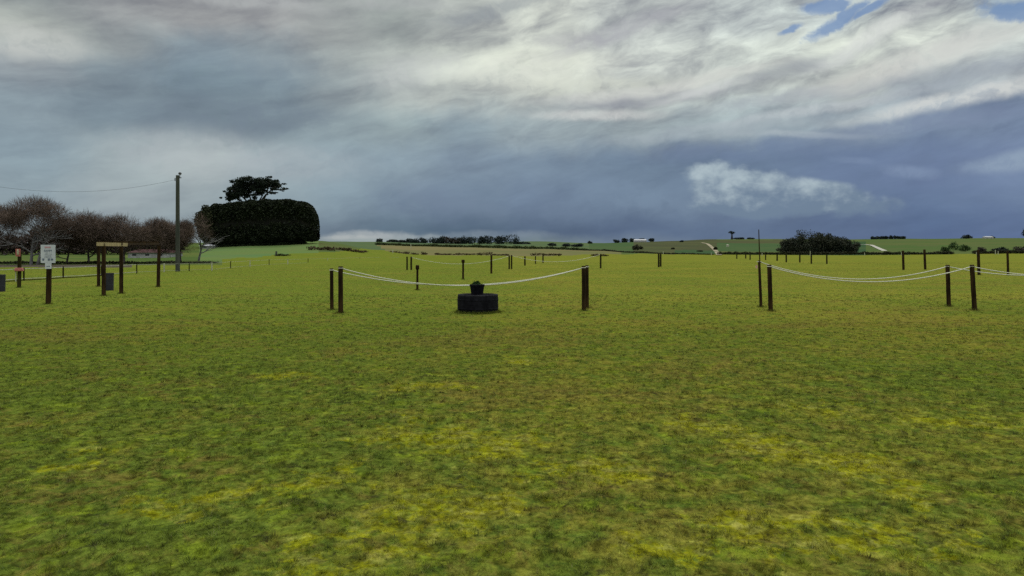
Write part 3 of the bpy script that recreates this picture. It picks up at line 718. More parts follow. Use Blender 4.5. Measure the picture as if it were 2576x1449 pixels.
# ------------------------------------------------------------------ left corner: signs, frame, bins
def board_sign():
    b = G(121.5, 765); d = b.y; s = d / F
    o = empty('notice_sign', b, "white notice board with rows of print on a dark post at the left", 'sign')
    t = Vector(((124 - 121.5) * s, 0, (765 - 662) * s)); r = 12.5 * s / 2
    MB().tube([Vector((0, 0, -.15)), Vector((0, 0, 0)), t * .5, t + Vector((0, 0, .30))], [r, r, r * .98, r * .95], 14).build('post', M['timber'], o)
    cx, cz = (125.8 - 121.5) * s, (765 - 638.6) * s; W, H = 36.5 * s, 45.5 * s; y0 = -r - .02
    bd = MB().box((cx, y0, cz), (W, .012, H)).build('board', M['sign'], o)
    ink = MB(); rn = random.Random(3)
    def row(z, h, x0, x1, n):
        w = (x1 - x0) / n
        for i in range(n):
            if rn.random() < .86: ink.box((cx + (x0 + w * (i + .5)) * W, y0 - .008, cz + z * H), (w * W * rn.uniform(.55, .85), .003, h * H * rn.uniform(.7, 1)))
    row(.20, .060, -.28, .28, 5); row(.13, .030, -.28, .28, 9); row(.05, .022, -.22, .26, 10); row(-.02, .022, -.22, .26, 10); row(-.11, .026, -.24, .22, 9); row(-.18, .026, -.24, .26, 9)
    ink.box((cx - .32 * W, y0 - .008, cz - .31 * H), (.13 * W, .003, .12 * H)); ink.box((cx + .06 * W, y0 - .008, cz - .31 * H), (.14 * W, .003, .13 * H))
    ink.box((cx + .27 * W, y0 - .008, cz - .31 * H), (.15 * W, .003, .11 * H))
    ink.build('lettering', M['ink'], bd)
    MB().box((cx - .02 * W, y0 - .008, cz + .36 * H), (.42 * W, .003, .09 * H)).build('heading', M['redink'], bd)
    cz2 = (765 - 668.8) * s; cx2 = (126.3 - 121.5) * s
    b2 = MB().box((cx2, y0, cz2), (15.5 * s, .012, 14.5 * s)).build('plate', M['sign'], o)
    ar = MB(); ww = 15.5 * s
    ar.box((cx2, y0 - .008, cz2 - .012), (ww * .30, .003, .018))
    for sx in (-1, 1):
        k = len(ar.v); xx = cx2 + sx * ww * .15
        ar.v += [(xx, y0 - .0095, cz2 - .012 - .026), (xx, y0 - .0095, cz2 - .012 + .026), (xx + sx * ww * .16, y0 - .0095, cz2 - .012)]
        ar.f.append((k, k + 1, k + 2))
    ar.build('arrow', M['ink'], b2)
board_sign()

def hose_post():
    b = G(48, 723.5); d = b.y; s = d / F
    o = empty('hose_post', b, "dark post with a red and white marker on top and a red ring halfway", 'post')
    t = Vector((1.5 * s, 0, (723.5 - 645) * s)); r = 9 * s / 2
    MB().tube([Vector((0, 0, -.15)), Vector((0, 0, 0)), t * .5, t + Vector((0, 0, .22))], [r, r, r, r * .95], 12).build('shaft', M['timber_far'], o)
    cz = (723.5 - 635.5) * s; cx = 1.0 * s
    pl = MB().box((cx, -r - .02, cz), (11.5 * s, .03, 19 * s)).build('marker', M['red'], o)
    MB().lathe([(.001, -.13), (.035, -.11), (.05, 0), (.035, .11), (.001, .13)], 12, (cx + .01, -r - .04, cz + .02)).build('emblem', M['whitepaint'], pl)
    mb = MB(); z0 = (723.5 - 678) * s; R0 = r + .085
    for k in range(3):
        rr = R0 - .02 * (k == 2); z = z0 - .05 + .05 * k; pr = []
        for q in range(9):
            a = 2 * math.pi * q / 8; pr.append((rr + .03 * math.cos(a), z + .03 * math.sin(a)))
        mb.lathe(pr, 20, (0, 0, 0))
    mb.build('ring', M['red'], o, smooth=True)
    MB().tube([Vector((-.12, -.05, 0.28)), Vector((-.12, -.05, z0 - .07))], [.03, .03], 8).build('pipe', M['whitepaint'], o)
hose_post()

def bin_(u, yb, w, h, label):
    b = G(u, yb); s = b.y / F; r = w * s / 2; H = h * s
    o = empty('rubbish_bin', b, label, 'bin', "dark round rubbish bins")
    MB().lathe([(.002, 0), (r * .93, 0), (r * .95, H * .3), (r * .97, H * .32), (r * .95, H * .34), (r * .97, H * .64), (r * .99, H * .66), (r * .97, H * .68), (r * .99, H * .97), (r * .92, H * .97), (r * .88, H * .1), (.002, H * .1)], 28).build('drum', M['bin'], o)
    MB().lathe([(r * .93, H * .96), (r * .93, H), (r * 1.03, H), (r * 1.03, H * .96), (r * .99, H * .955)], 28).build('rim', M['metal'], o)
bin_(274.5, 730.5, 22, 44, "dark round bin standing beside the timber frame with the pale beam")
bin_(2, 733.5, 21, 43, "dark round bin cut off by the left edge of the photo")

def timber_frame():
    A, B, C, D = G(261, 744), G(305, 738.5), G(248, 721), G(398, 722)
    o = empty('open_frame', A, "open frame of four tall dark posts with one pale beam", 'open_frame')  # plain open post and beam frame, its use is not known
    H = {}
    for key, P, top, w in (('A', A, 613, 10), ('B', B, 614, 9.5), ('C', C, 612, 8), ('D', D, 613, 8.5)):
        s = P.y / F; h = EYE - (top - HZ) * s; r = w * s / 2; q = P - A
        lean = Vector((.02 if key == 'D' else 0, 0, 0))
        MB().tube([q + Vector((0, 0, -.15)), q, q + Vector((0, 0, h / 2)) + lean, q + Vector((0, 0, h - .08)) + lean * 2.5], [r, r, r * .97, r * .93], 12).build('post', M['timber'], o)
        H[key] = (q, h)
    def beam(k0, k1, mat, w, hh, ext=.15, dzz=0.0):
        p0 = H[k0][0] + Vector((0, 0, H[k0][1] + dzz)); p1 = H[k1][0] + Vector((0, 0, H[k1][1] + dzz)); v = p1 - p0; L = v.length; v.normalize()
        p0 = p0 - v * ext; p1 = p1 + v * ext
        sd_ = v.cross(Vector((0, 0, 1))).normalized() * w / 2; up = Vector((0, 0, hh / 2)); mb = MB()
        for p in (p0, p1):
            for a_, b_ in ((-1, -1), (1, -1), (1, 1), (-1, 1)): mb.v.append(tuple(p + sd_ * a_ + up * b_))
        mb.f += [(3, 2, 1, 0), (4, 5, 6, 7), (0, 1, 5, 4), (1, 2, 6, 5), (2, 3, 7, 6), (3, 0, 4, 7)]
        return mb.build('beam', M[mat], o)
    x = beam('A', 'B', 'pale', .05, .14, .55, -.02); x['label'] = "pale new timber beam on the two front posts"
    beam('B', 'D', 'timber', .07, .10, .05); beam('A', 'C', 'timber', .07, .10, .05, -.04); beam('C', 'D', 'timber', .07, .10, .0, .05)
timber_frame()

# ------------------------------------------------------------------ perimeter fence
def fence():
    pts = [(-150, 718, 'd'), (-40, 712.5, 'd'), (60, 706, 'd'), (159, 700, 'd'), (255, 694, 'd'), (344, 688, 'd'), (413, 684.5, 'w'), (476, 682, 'd'), (533, 681, 'w'), (580, 675, 'd'),
           (629, 671, 'w'), (677, 667, 'd'), (724, 665, 'w'), (775, 662.5, 'd'), (824, 660.5, 'w'), (905, 657.5, 'd'), (1001, 655, 'w')]
    b0 = G(159, 700); o = empty('rail_fence', b0, "low two rail fence with pale and dark posts along the left side of the field", 'fence')
    P = [G(u, y) - b0 for u, y, _ in pts]
    for p, (_, _, k) in zip(P, pts):
        r = .05 if k == 'd' else .065; h = .76
        x = MB().tube([p + Vector((0, 0, -.1)), p + Vector((0, 0, h))], [r, r * .95], 8).build('post', M['timber_far' if k == 'd' else 'whitepaint'], o)
        if k == 'w': x['label'] = "white painted fence post"
    for z, rr in ((.70, .022), (.12, .020), (.04, .030)):  # lowest tube added as the dark line under the bottom rail
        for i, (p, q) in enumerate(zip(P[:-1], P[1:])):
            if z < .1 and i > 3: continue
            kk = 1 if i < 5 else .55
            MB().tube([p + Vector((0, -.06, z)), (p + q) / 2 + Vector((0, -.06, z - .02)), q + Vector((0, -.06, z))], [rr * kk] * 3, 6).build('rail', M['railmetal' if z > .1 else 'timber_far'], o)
fence()

GW = "small white marker posts round the far edge of the field"
for u, yb, hp, dep, lab in ((1668.5, 0, 8, 430, "white marker just right of the tight far pair of posts"), (1789.5, 0, 8, 430, "white marker at the foot of the tan dirt track"),
    (1917, 0, 7, 430, "white marker seen just right of the tall thin pole"), (2038, 0, 12, 430, "tallest white marker in front of the dark tree clump"),
    (2175, 0, 7, 430, "white marker right of the dark tree clump"), (2267.5, 0, 8, 430, "white marker beside the left of two tall posts"),
    (2456.5, 0, 8, 400, "white marker just left of the tall post by the rope crossing"), (2504, 0, 13, 400, "left of the two white markers at the far right"),
    (2511, 0, 10, 400, "right thinner one of the two white markers at the far right"), (1033.7, 0, 12, 400, "white marker standing high in the tan paddock"),
    (988, 0, 7, 250, "white marker left of the slim far pair of posts")):
    p = PT(u, dep); h = hp * dep / F
    o = empty('marker_post', p, lab, 'marker post', GW)
    MB().tube([Vector((0, 0, -.2)), Vector((0, 0, h * .82))], [.20, .19], 8).build('shaft', M['whitepaint'], o)
    MB().lathe([(.19, h * .82), (.21, h * .84), (.17, h * .95), (.01, h)], 8).build('top', M['whitepaint'], o)

# ------------------------------------------------------------------ utility pole and wire
def utility_pole(u, yb, yt, label):
    b = G(u, yb); s = b.y / F; h = (yb - yt) * s; o = empty('utility_pole', b, label, 'utility pole', None)
    MB().tube([Vector((0, 0, -.3)), Vector((0, 0, 0)), Vector((0, 0, h * .5)), Vector((0, 0, h))], [.20, .195, .175, .155], 14).build('shaft', M['pole'], o)
    MB().box((.17, 0, h - .22), (.30, .07, .07)).build('bracket', M['metal'], o)
    MB().tube([Vector((.20, 0, h - .18)), Vector((.20, 0, h + .06))], [.025, .02], 8).build('pin', M['metal'], o)
    MB().lathe([(.01, h + .04), (.08, h + .05), (.13, h + .11), (.14, h + .17), (.10, h + .25), (.01, h + .28)], 14, (.20, 0, 0)).build('insulator', M['metal'], o, smooth=True)
    MB().tube([Vector((-.19, -.1, h - .5)), Vector((-.19, -.1, h - .25))], [.04, .04], 8).build('clamp', M['metal'], o)
    return b + Vector((-.19, 0, h - .38)), b
wa, pb = utility_pole(447, 683, 441, "tall weathered wooden utility pole in front of the bare trees")
wb, pb2 = utility_pole(-330, 690, 372, "wooden utility pole beyond the left edge of the photo")
n = 48; pts = []
sag = 1.15
for i in range(n + 1):
    t = i / n; p = wa.lerp(wb, t); p.z -= 4 * t * (1 - t) * 1.9; pts.append(p - wa)
o = MB().tube(pts, [.009] * (n + 1), 5).build('overhead_wire', M['wire'], None, wa, smooth=True)
tag(o, "thin overhead wire sagging left from the top of the wooden pole", 'wire')

# ------------------------------------------------------------------ bare trees
def bare_tree(u, yb, ytop, wpx, seed, label, dep=None, trunks=1, mat='twig', dense=1.0, low=0.25, group="bare winter trees along the road", barkm='bark', nsp=9000):
    b = G(u, yb) if dep is None else PT(u, dep); s = b.y / F; H = (yb - ytop) * s; Wd = wpx * s / 2 * 1.15
    if dep: H = (float(ypix(u, dep)) - ytop) * s
    o = empty('bare_tree', b, label, 'tree', group); rn = random.Random(seed)
    big = MB(); tw = []
    cz = H * (0.5 + low / 2); rz = H * (1 - low) / 2 * 1.05
    def inside(p): return (p.x / Wd) ** 2 + (p.y / Wd) ** 2 + ((p.z - cz) / rz) ** 2
    def grow(p, d, L, r, lv):
        k = 3 if lv < 3 else 2; pts = [p]; q = p.copy(); dd = d.copy()
        for i in range(k):
            dd = (dd + Vector((rn.uniform(-1, 1), rn.uniform(-1, 1), rn.uniform(-.35, .75))) * (.16 if lv == 0 else .26)).normalized()
            q = q + dd * L / k; pts.append(q.copy())
        if lv <= 3: big.tube(pts, [r * (1 - .5 * i / k) for i in range(k + 1)], 6 if lv < 2 else 3, cap=False)
        else:
            for a_, b_ in zip(pts[:-1], pts[1:]): tw.append((a_, b_, r, r * .6))
        if lv >= 6 or (lv >= 3 and inside(q) > 1.15): return
        nb = {0: 5, 1: 4, 2: 4, 3: 3, 4: 3, 5: 2}[lv]
        if lv >= 3 and rn.random() > dense: nb -= 1
        for j in range(nb):
            t = rn.uniform(.35, 1.0) if j else 1.0
            bi = min(int(t * k), k - 1); bp = pts[bi].lerp(pts[bi + 1], t * k - bi)
            out = Vector((bp.x, bp.y, 0)); out = out.normalized() * .35 if out.length > .01 else out
            sp = .95 if lv < 2 else .85
            nd = (dd * .75 + Vector((rn.gauss(0, sp), rn.gauss(0, sp), rn.gauss(.12, .5))) + out).normalized()
            grow(bp, nd, L * rn.uniform(.6, .82), max(r * .52, .012), lv + 1)
    for k in range(trunks):
        x0 = (k - (trunks - 1) / 2) * .9
        grow(Vector((x0, 0, -.2)), Vector((rn.uniform(-.15, .15) + x0 * .1, rn.uniform(-.1, .1), 1)).normalized(), H * (.30 + low * .15), .030 * H * .75, 0)
    # keep the crown inside its outline
    big.build('trunk', M[barkm], o, smooth=True)
    A = np.array([[*a, *b_] for a, b_, _, _ in tw]); r0 = np.array([max(r, .013) for _, _, r, _ in tw])
    a = A[:, :3]; c = A[:, 3:]; t = c - a; t /= np.linalg.norm(t, axis=1)[:, None] + 1e-9
    rs = np.random.RandomState(seed); nn = np.cross(t, rs.normal(size=t.shape)); nn /= np.linalg.norm(nn, axis=1)[:, None]
    n2 = np.cross(t, nn); V = []
    for e in (nn, n2):
        w0 = e * r0[:, None]; w1 = w0 * .5
        V.append(np.stack([a - w0, a + w0, c + w1, c - w1], 1).reshape(-1, 3))
    m = int(nsp * dense); d3 = rs.normal(size=(m, 3)); d3 /= np.linalg.norm(d3, axis=1)[:, None]; rr3 = rs.uniform(0, 1, m) ** (1 / 2.2)
    lc = [(0, 0, 0, .66, .66, .72)]
    for q in range(11):
        v = rs.normal(size=3); v /= np.linalg.norm(v); v[2] = abs(v[2]) * .9 - .25; q_ = rs.uniform(.28, .46)
        lc.append((v[0] * (1 - q_), v[1] * (1 - q_), v[2] * (1.08 - q_), q_, q_, q_ * .9))
    lc = np.array(lc); ix = rs.choice(len(lc), m, p=(lc[:, 3] ** 2) / (lc[:, 3] ** 2).sum())
    c3 = (lc[ix, :3] + d3 * rr3[:, None] * lc[ix, 3:]) * [Wd, Wd, rz] + [0, 0, cz]
    dr = d3 * .8 + rs.normal(size=(m, 3)) * .55 + [0, 0, .45]; dr /= np.linalg.norm(dr, axis=1)[:, None]
    L3 = rs.uniform(.5, 1.3, m)[:, None] * .75; w3 = np.cross(dr, rs.normal(size=(m, 3))); w3 /= np.linalg.norm(w3, axis=1)[:, None]; w3 *= .017
    V.append(np.stack([c3 - w3, c3 + w3, c3 + dr * L3 + w3 * .4, c3 + dr * L3 - w3 * .4], 1).reshape(-1, 3))
    V = np.concatenate(V)
    np_mesh('twigs', V, 4, M[mat], o)
    return o
bare_tree(86, 666, 487, 150, 11, "tallest bare tree at the left with two trunks, by the notice board", trunks=2, barkm='barkpale', low=.36, nsp=7500)
bare_tree(-8, 665, 503, 130, 12, "reddish bare tree cut off by the left edge", low=.28)
bare_tree(168, 664, 540, 100, 19, "lower bare tree just right of the tallest bare tree", low=.22)
bare_tree(222, 664, 524, 140, 13, "wide dark bare tree left of the timber frame", low=.13)
bare_tree(312, 664, 530, 130, 14, "bare tree right behind the timber frame's pale beam", low=.13)
bare_tree(398, 663, 541, 110, 15, "bare tree behind the right rear post of the timber frame", low=.13)
bare_tree(455, 662, 548, 80, 16, "slim bare tree directly behind the utility pole", low=.22)
bare_tree(499, 661, 524, 62, 17, "pale sparse bare tree between the utility pole and the big hedge", low=.25, dense=.7, barkm='barkpale', nsp=900)

# thicket and house behind them
def strip(name, pts, w, hgt, n, size, mat, label, cat, group=None, seed=1, wob=.25):
    """hedge following (u, depth) points"""
    rs = np.random.RandomState(seed); cl = []; base = PT(*pts[len(pts) // 2])
    for (u0, d0), (u1, d1) in zip(pts[:-1], pts[1:]):
        a, b = PT(u0, d0), PT(u1, d1); L = (b - a).length; m = max(2, int(L / (w * .8)))
        for i in range(m):
            t = i / m; u = u0 + (u1 - u0) * t; d = d0 + (d1 - d0) * t; p = PT(u, d) - base; h = hgt * (1 + rs.uniform(-wob, wob))
            cl.append((p.x, p.y, p.z + h * .5, w * .75, w * .5, h * .55))
    o = leafy(name, cl, n, size, mat, None, seed, bias=2.2); o.location = base
    return tag(o, label, cat, group)
strip('thicket', [(-160, 172), (60, 172), (200, 172), (350, 172), (480, 174)], 4.5, 5.2, 26000, .55, M['thicket'], "dark leafless thicket filling the gap behind the bare trees", 'thicket', seed=31)

def house(u, dep, wpx, hpx, depth, label, wall='wallwhite', roof='roofred', cat='house', win=3):
    b = PT(u, dep); s = dep / F; W = wpx * s; H = hpx * s
    o = empty('house' if cat == 'house' else 'shed', b, label, cat)
    hw = H * .62
    w = MB().box((0, 0, hw / 2 - .2), (W, depth, hw + .4)).build('wall', M[wall], o)
    mb = MB(); e = .3; y0 = depth / 2 + e; x0 = W / 2 + e
    mb.v += [(-x0, -y0, hw - .06), (x0, -y0, hw - .06), (x0, y0, hw - .06), (-x0, y0, hw - .06), (-x0 + .8, 0, H), (x0 - .8, 0, H)]
    mb.f += [(0, 1, 5, 4), (2, 3, 4, 5), (1, 2, 5), (3, 0, 4), (3, 2, 1, 0)]
    mb.build('roof', M[roof], o)
    for i in range(win):
        x = (i + .5) / win * W - W / 2
        MB().box((x, -depth / 2 - .02, hw * .52), (W / win * .3, .06, hw * .36)).build('window', M['glass'], w)
house(392, 150, 96, 20, 7, "low pale house with a maroon roof behind the bare trees")
house(522, 192, 26, 11, 3, "tiny white shed at the left foot of the big dark hedge", 'wallwhite', 'roofgrey', 'shed', 1)

# ------------------------------------------------------------------ the big clipped hedge, rounded conifer, pine
def big_hedge():
    dep = 200; b = PT(655, dep); s = dep / F
    o = empty('clipped_hedge', b, "huge dark clipped hedge with rounded ends on the rise at the left", 'hedge')
    # top and underside outline as (u, ytop, ybottom)
    prof = [(520, 540, 612), (532, 522, 614), (548, 516, 615), (570, 514, 616), (600, 510, 615), (640, 506, 614), (680, 504, 613), (715, 503.5, 609), (745, 505, 608), (768, 510, 606), (784, 522, 606), (794, 540, 605), (799, 562, 603), (800, 585, 600)]
    rs = np.random.RandomState(5); Q = []; RNs = []
    n = 60000
    us = np.array([p[0] for p in prof], float); tp = np.array([p[1] for p in prof]); bt = np.array([p[2] for p in prof])
    # surface sampling: front, back, top of a rounded slab
    hd = 4.6
    u = rs.uniform(518, 800, n); t = np.interp(u, us, tp); bo = np.interp(u, us, bt)
    hh = (bo - t) * s; zc = EYE + (HZ - (t + bo) / 2) * s
    endf = np.clip(np.minimum(u - 516, 803 - u) / 26, 0.05, 1) ** .5
    th = rs.uniform(0, 2 * np.pi, n)
    cs, sn = np.cos(th), np.sin(th); p_ = .46
    yy = np.sign(cs) * np.abs(cs) ** p_ * hd * endf; zz = np.sign(sn) * np.abs(sn) ** p_ * hh / 2
    sh = rs.uniform(.86, 1.02, n); lump = 1 + .035 * np.sin(u / 7.0 + 2 * np.sin(zz)) + .03 * np.sin(zz * 2.1 + u / 5)
    x = (u - CX) * s - b.x; c = np.stack([x, yy * sh * lump, zc - b.z + zz * (1 - (1 - sh) * .6) * (1 + (lump - 1) * .6)], -1)
    # rounded ends get extra leaves
    a = rs.normal(size=(n, 3)); a /= np.linalg.norm(a, axis=1)[:, None]; bb = np.cross(a, rs.normal(size=(n, 3))); bb /= np.linalg.norm(bb, axis=1)[:, None]
    sz = .55 * rs.uniform(.5, 1.3, n)[:, None]; a = a * sz * .5; bb = bb * sz * .4
    V = np.stack([c - a, c + bb, c + a, c - bb], 1).reshape(-1, 3)
    np_mesh('foliage', V, 4, M['cypress'], o, rs.uniform(0, 1, n))
    # dark inner mass of branches
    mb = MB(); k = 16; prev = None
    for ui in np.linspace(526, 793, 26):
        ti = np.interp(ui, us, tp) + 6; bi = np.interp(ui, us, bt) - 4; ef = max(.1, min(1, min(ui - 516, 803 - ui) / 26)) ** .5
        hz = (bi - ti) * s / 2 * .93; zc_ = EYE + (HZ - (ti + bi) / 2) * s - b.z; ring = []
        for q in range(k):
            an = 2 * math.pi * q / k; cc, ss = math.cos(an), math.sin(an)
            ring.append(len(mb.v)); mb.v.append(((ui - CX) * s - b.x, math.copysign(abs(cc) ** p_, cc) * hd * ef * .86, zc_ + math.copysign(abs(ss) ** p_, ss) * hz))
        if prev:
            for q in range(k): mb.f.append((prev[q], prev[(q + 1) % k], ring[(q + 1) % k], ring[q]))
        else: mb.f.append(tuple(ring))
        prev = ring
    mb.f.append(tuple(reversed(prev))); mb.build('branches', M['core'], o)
    for ui in (545, 566, 590, 612, 635, 656, 676, 700, 724, 742, 762):
        p = PT(ui, dep) - b
        MB().tube([p + Vector((0, 0, -.4)), p + Vector((.1, 0, 2.2))], [.45, .35], 8).build('trunk', M['darktrunk'], o)
big_hedge()
def low_scrub():
    strip('scrub', [(548, 197), (600, 197), (660, 197), (720, 197), (778, 198)], 2.2, .75, 5000, .35, M['cypress'], "low dark scrub growing along the foot of the big clipped hedge", 'scrub', seed=77)
low_scrub()

def simple_tree(u, dep, ytop, wpx, seed, label, mat='fartree', group=None, cat='tree', n=500, size=1.0, trunk=True, name='tree', low=.2, lump=9, k=.5, ybase=None):
    b = PT(u, dep); s = dep / F; yb = float(ypix(u, dep)) if ybase is None else ybase
    H = max(float(ypix(u, dep)) - ytop, 3.5) * s; W = wpx * s / 2; rs = np.random.RandomState(seed)
    o = empty(name, b, label, cat, group)
    c = (0, 0, H * (.5 + low / 2)); r = (W, W * .8, H * (1 - low) / 2)
    cl = [(c[0], c[1], c[2], W * .8, W * .66, r[2] * .86)] + lumps(rs, c, (W * .95, W * .8, r[2] * .95), lump, k)
    leafy('crown', cl, n, size, M[mat], o, seed, bias=2.2)
    if trunk:
        mb = MB().tube([Vector((0, 0, -.3)), Vector((0, 0, H * .25)), Vector((rs.uniform(-.3, .3), 0, H * .6))], [max(.12, H * .03), max(.1, H * .024), .08], 6)
        for q in range(4):
            a = rs.uniform(0, 6.28); mb.tube([Vector((0, 0, H * .25)), Vector((math.cos(a) * W * .55, math.sin(a) * W * .5, H * .62))], [H * .014, H * .006], 4)
        mb.build('trunk', M['darktrunk'], o)
    return o
simple_tree(519, 196, 514, 54, 41, "olive rounded conifer leaning against the left end of the big hedge", 'cypress_lt', n=9000, size=.5, low=.04, lump=12, k=.45, name='conifer')

def pine():
    dep = 216; b = PT(640, dep); s = dep / F
    o = empty('pine_tree', b, "flat topped pine rising behind the big clipped hedge", 'tree')
    def L(u, y, dy=0): return Vector(((u - CX) * s - b.x, dy, EYE + (HZ - y) * s - b.z))
    # foliage pads (u, y, rx px, rz px)
    pads = [(630, 466, 14, 8), (650, 467, 14, 8), (668, 464, 13, 7), (612, 483, 13, 8), (598, 489, 11, 7), (627, 480, 11, 8), (646, 486, 9, 7), (583, 492, 10, 7), (690, 468, 12, 5), (660, 480, 9, 5), (611, 457, 17, 9), (628, 452, 17, 8), (594, 466, 13, 9), (584, 477, 13, 8), (577, 487, 10, 8), (574, 498, 8, 8), (600, 478, 13, 8), (615, 470, 12, 8), (643, 458, 15, 8),
            (660, 455, 18, 8), (674, 460, 15, 7), (688, 459, 14, 6), (700, 467, 12, 5), (711, 474, 10, 3.5), (694, 476, 11, 4), (655, 468, 13, 7), (668, 472, 12, 6), (640, 473, 8, 7), (608, 489, 12, 6), (622, 493, 9, 6), (590, 497, 9, 5), (680, 484, 9, 4), (655, 484, 9, 5), (640, 497, 7, 5)]
    rs = np.random.RandomState(9); cl = []
    for u, y, rx, rz in pads:
        for q in range(4):
            p = L(u + rs.normal() * rx * .75, y + rs.normal() * rz * .6, rs.uniform(-2.5, 2.5)); k = rs.uniform(.25, .5); cl.append((p.x, p.y, p.z, rx * s * k * 1.5, rx * s * k, rz * s * k))
        p = L(u, y, rs.uniform(-2.2, 2.2)); cl.append((p.x, p.y, p.z, rx * s * 1.1, rx * s, rz * s * 1.05))
    leafy('crown', cl, 22000, .42, M['pine'], o, 9, bias=1.7)
    mb = MB(); r0 = Vector((0, 0, -.5)); j = L(634, 540)
    mb.tube([r0, j * .6, j], [.65, .55, .5], 10)
    limbs = [[j, L(622, 505), L(606, 488), L(590, 478)], [j, L(630, 500), L(624, 478), L(618, 462)], [j, L(648, 508), L(656, 490), L(662, 470)], [j, L(655, 510), L(672, 492), L(690, 478), L(704, 471)], [j, L(640, 500), L(645, 480), L(648, 462)], [j, L(610, 508), L(592, 500), L(580, 490)], [j, L(664, 506), L(676, 488), L(684, 464)]]
    for i, l in enumerate(limbs):
        l = [q + Vector((0, (i % 3 - 1) * .8 * k, 0)) for k, q in enumerate(l)]
        mb.tube(l, [.30, .22, .15, .10, .07][:len(l)], 6)
    mb.build('trunk', M['darktrunk'], o)
pine()

# ------------------------------------------------------------------ far tree row
row = [(955, 600, 12, 'low round bush at the left end'), (985, 602, 20, 'low bush, second from the left end'), (1009, 604, 18, 'smallest low tree'), (1031, 600.5, 20, 'short tree behind the tall white marker'), (1047, 598, 15, 'narrow tree right of the tall white marker'),
       (1064, 600, 20, 'rounded short tree before the taller ones'), (1092, 594, 24, 'first of the taller trees from the left'), (1108, 596, 20, 'second of the taller trees from the left'), (1125, 593.5, 26, 'brownish tall tree in the left half'), (1147, 595, 24, 'brownish green tree in the middle'),
       (1163, 594, 22, 'green tree in the middle'), (1182, 594, 24, 'tree just left of the small bright gap'), (1211, 594, 17, 'narrow tree just right of the small bright gap'), (1226, 591, 27, 'broad tree left of the second gap'),
       (1254, 592, 19, 'tree just right of the second gap'), (1275, 589, 36, 'tallest and broadest tree near the right end'), (1300, 592, 15, 'last tree at the right end'), (1318, 608, 22, 'very low bush beyond the right end')]
for i, (u, yt, w, lab) in enumerate(row):
    brown = i in (8, 9)
    simple_tree(u, 800, yt - 1, w * (1.5 if i < 6 else 1.75), 100 + i, f"{lab} of the dark skyline row", 'farbrown' if brown else 'fartree', "row of dark trees on the far skyline", n=900 if w > 15 else 500, size=1.3, low=-.25, lump=10)
GB = "scattered trees and bushes on the far hills"
for i, (u, dep, yt, w, mt, lab) in enumerate((
    (1390, 640, 611, 28, 'fartree', "dark bush in the dip right of the skyline tree row"), (1425, 640, 612, 30, 'fartree', "left half of the bigger dark thicket in the dip"),
    (1455, 640, 611.5, 34, 'fartree', "right half of the bigger dark thicket in the dip"), (1484, 1080, 606.5, 14, 'fartree', "tiny tree far off left of the white farm shed"),
    (1552, 1090, 602, 22, 'fartree', "leftmost tree of the hilltop farm clump"), (1572, 1090, 599.5, 24, 'fartree', "second tree of the hilltop farm clump"), (1592, 1110, 598.5, 24, 'fartree', "tree behind the left end of the white shed"),
    (1614, 1110, 598.5, 24, 'fartree', "tree behind the right end of the white shed"), (1640, 1090, 599, 15, 'fartree', "last tree right of the white shed"),
    (1602, 560, 615, 32, 'hedge', "dark bush alone on the slope under the white shed"), (1612, 470, 637.5, 24, 'hedge', "very low bush at the field edge under the sloping bush"),
    (1715, 1000, 604, 10, 'fartree', "tiny bush on the ridge left of the small flat topped tree"), (1860, 1090, 597, 30, 'fartree', "wide low bush on the ridge right of the flat topped tree"), (1888, 1090, 597.5, 24, 'fartree', "low bush on the ridge left of the tall thin pole"),
    (2431, 1090, 589.5, 30, 'fartree', "dark round bush alone on the right skyline"), (2496, 1085, 594, 18, 'fartree', "dark bush beside the white house on the right skyline"),
    (2400, 620, 608, 34, 'bush', "bright green bush on the slope above the hedge gap"), (2425, 560, 616, 36, 'bush', "grey green bush below the bright green one"), (2378, 560, 619, 30, 'bush', "green bush at the left of the slope bushes"),
    (2470, 520, 619, 26, 'farbrown', "brown bush behind the tall post by the rope crossing"), (2566, 520, 616, 40, 'farbrown', "brown bush at the right edge of the photo"), (2520, 540, 621, 40, 'fartree', "dark bush behind the slim post at the far right"),
    (1693, 600, 622, 9, 'hedge', "small dark bush on the rough slope"), (1760, 560, 630, 14, 'hedge', "small bush low on the rough slope by the dirt track"),
    (1800, 640, 620, 12, 'hedge', "bush beside the tan dirt track"))):
    simple_tree(u, dep, yt, w, 200 + i, lab, mt, GB, n=700, size=1.1 * dep / 900 + .2, low=-.2, lump=7, trunk=(i in (3, 8)), name='bush' if 'bush' in lab or 'thicket' in lab else 'tree', cat='bush' if 'bush' in lab or 'thicket' in lab else 'tree')
GR = "trees of the straight dark row on the right skyline"
for i in range(8):
    simple_tree(2196 + i * 11, 1090, 593 - 2.2 * math.exp(-((i - 4.5) / 1.2) ** 2), 15, 300 + i, f"{ords[i]} tree from the left in the straight dark row at right", 'fartree', GR, n=420, size=1.5, low=-.3, lump=6)
def flat_tree(u, dep, yt, w, label, thick=.4):
    b = PT(u, dep); s = dep / F; H = (float(ypix(u, dep)) - yt) * s; W = w * s / 2
    o = empty('tree', b, label, 'tree', None)
    leafy('crown', [(0, 0, H * .80, W, W * .8, H * .16), (-W * .3, 0, H * .88, W * .5, W * .5, H * .12), (W * .2, 0, H * .72, W * .5, W * .5, H * .14)], 420, 1.1, M['fartree'], o, int(u))
    MB().tube([Vector((0, 0, -.4)), Vector((.2, 0, H * .4)), Vector((0, 0, H * .8))], [thick * 3, thick * 2, thick], 6).build('trunk', M['darktrunk'], o)
flat_tree(1841, 1095, 581, 18, "small flat topped tree alone on the ridge left of the tall pole", .55)
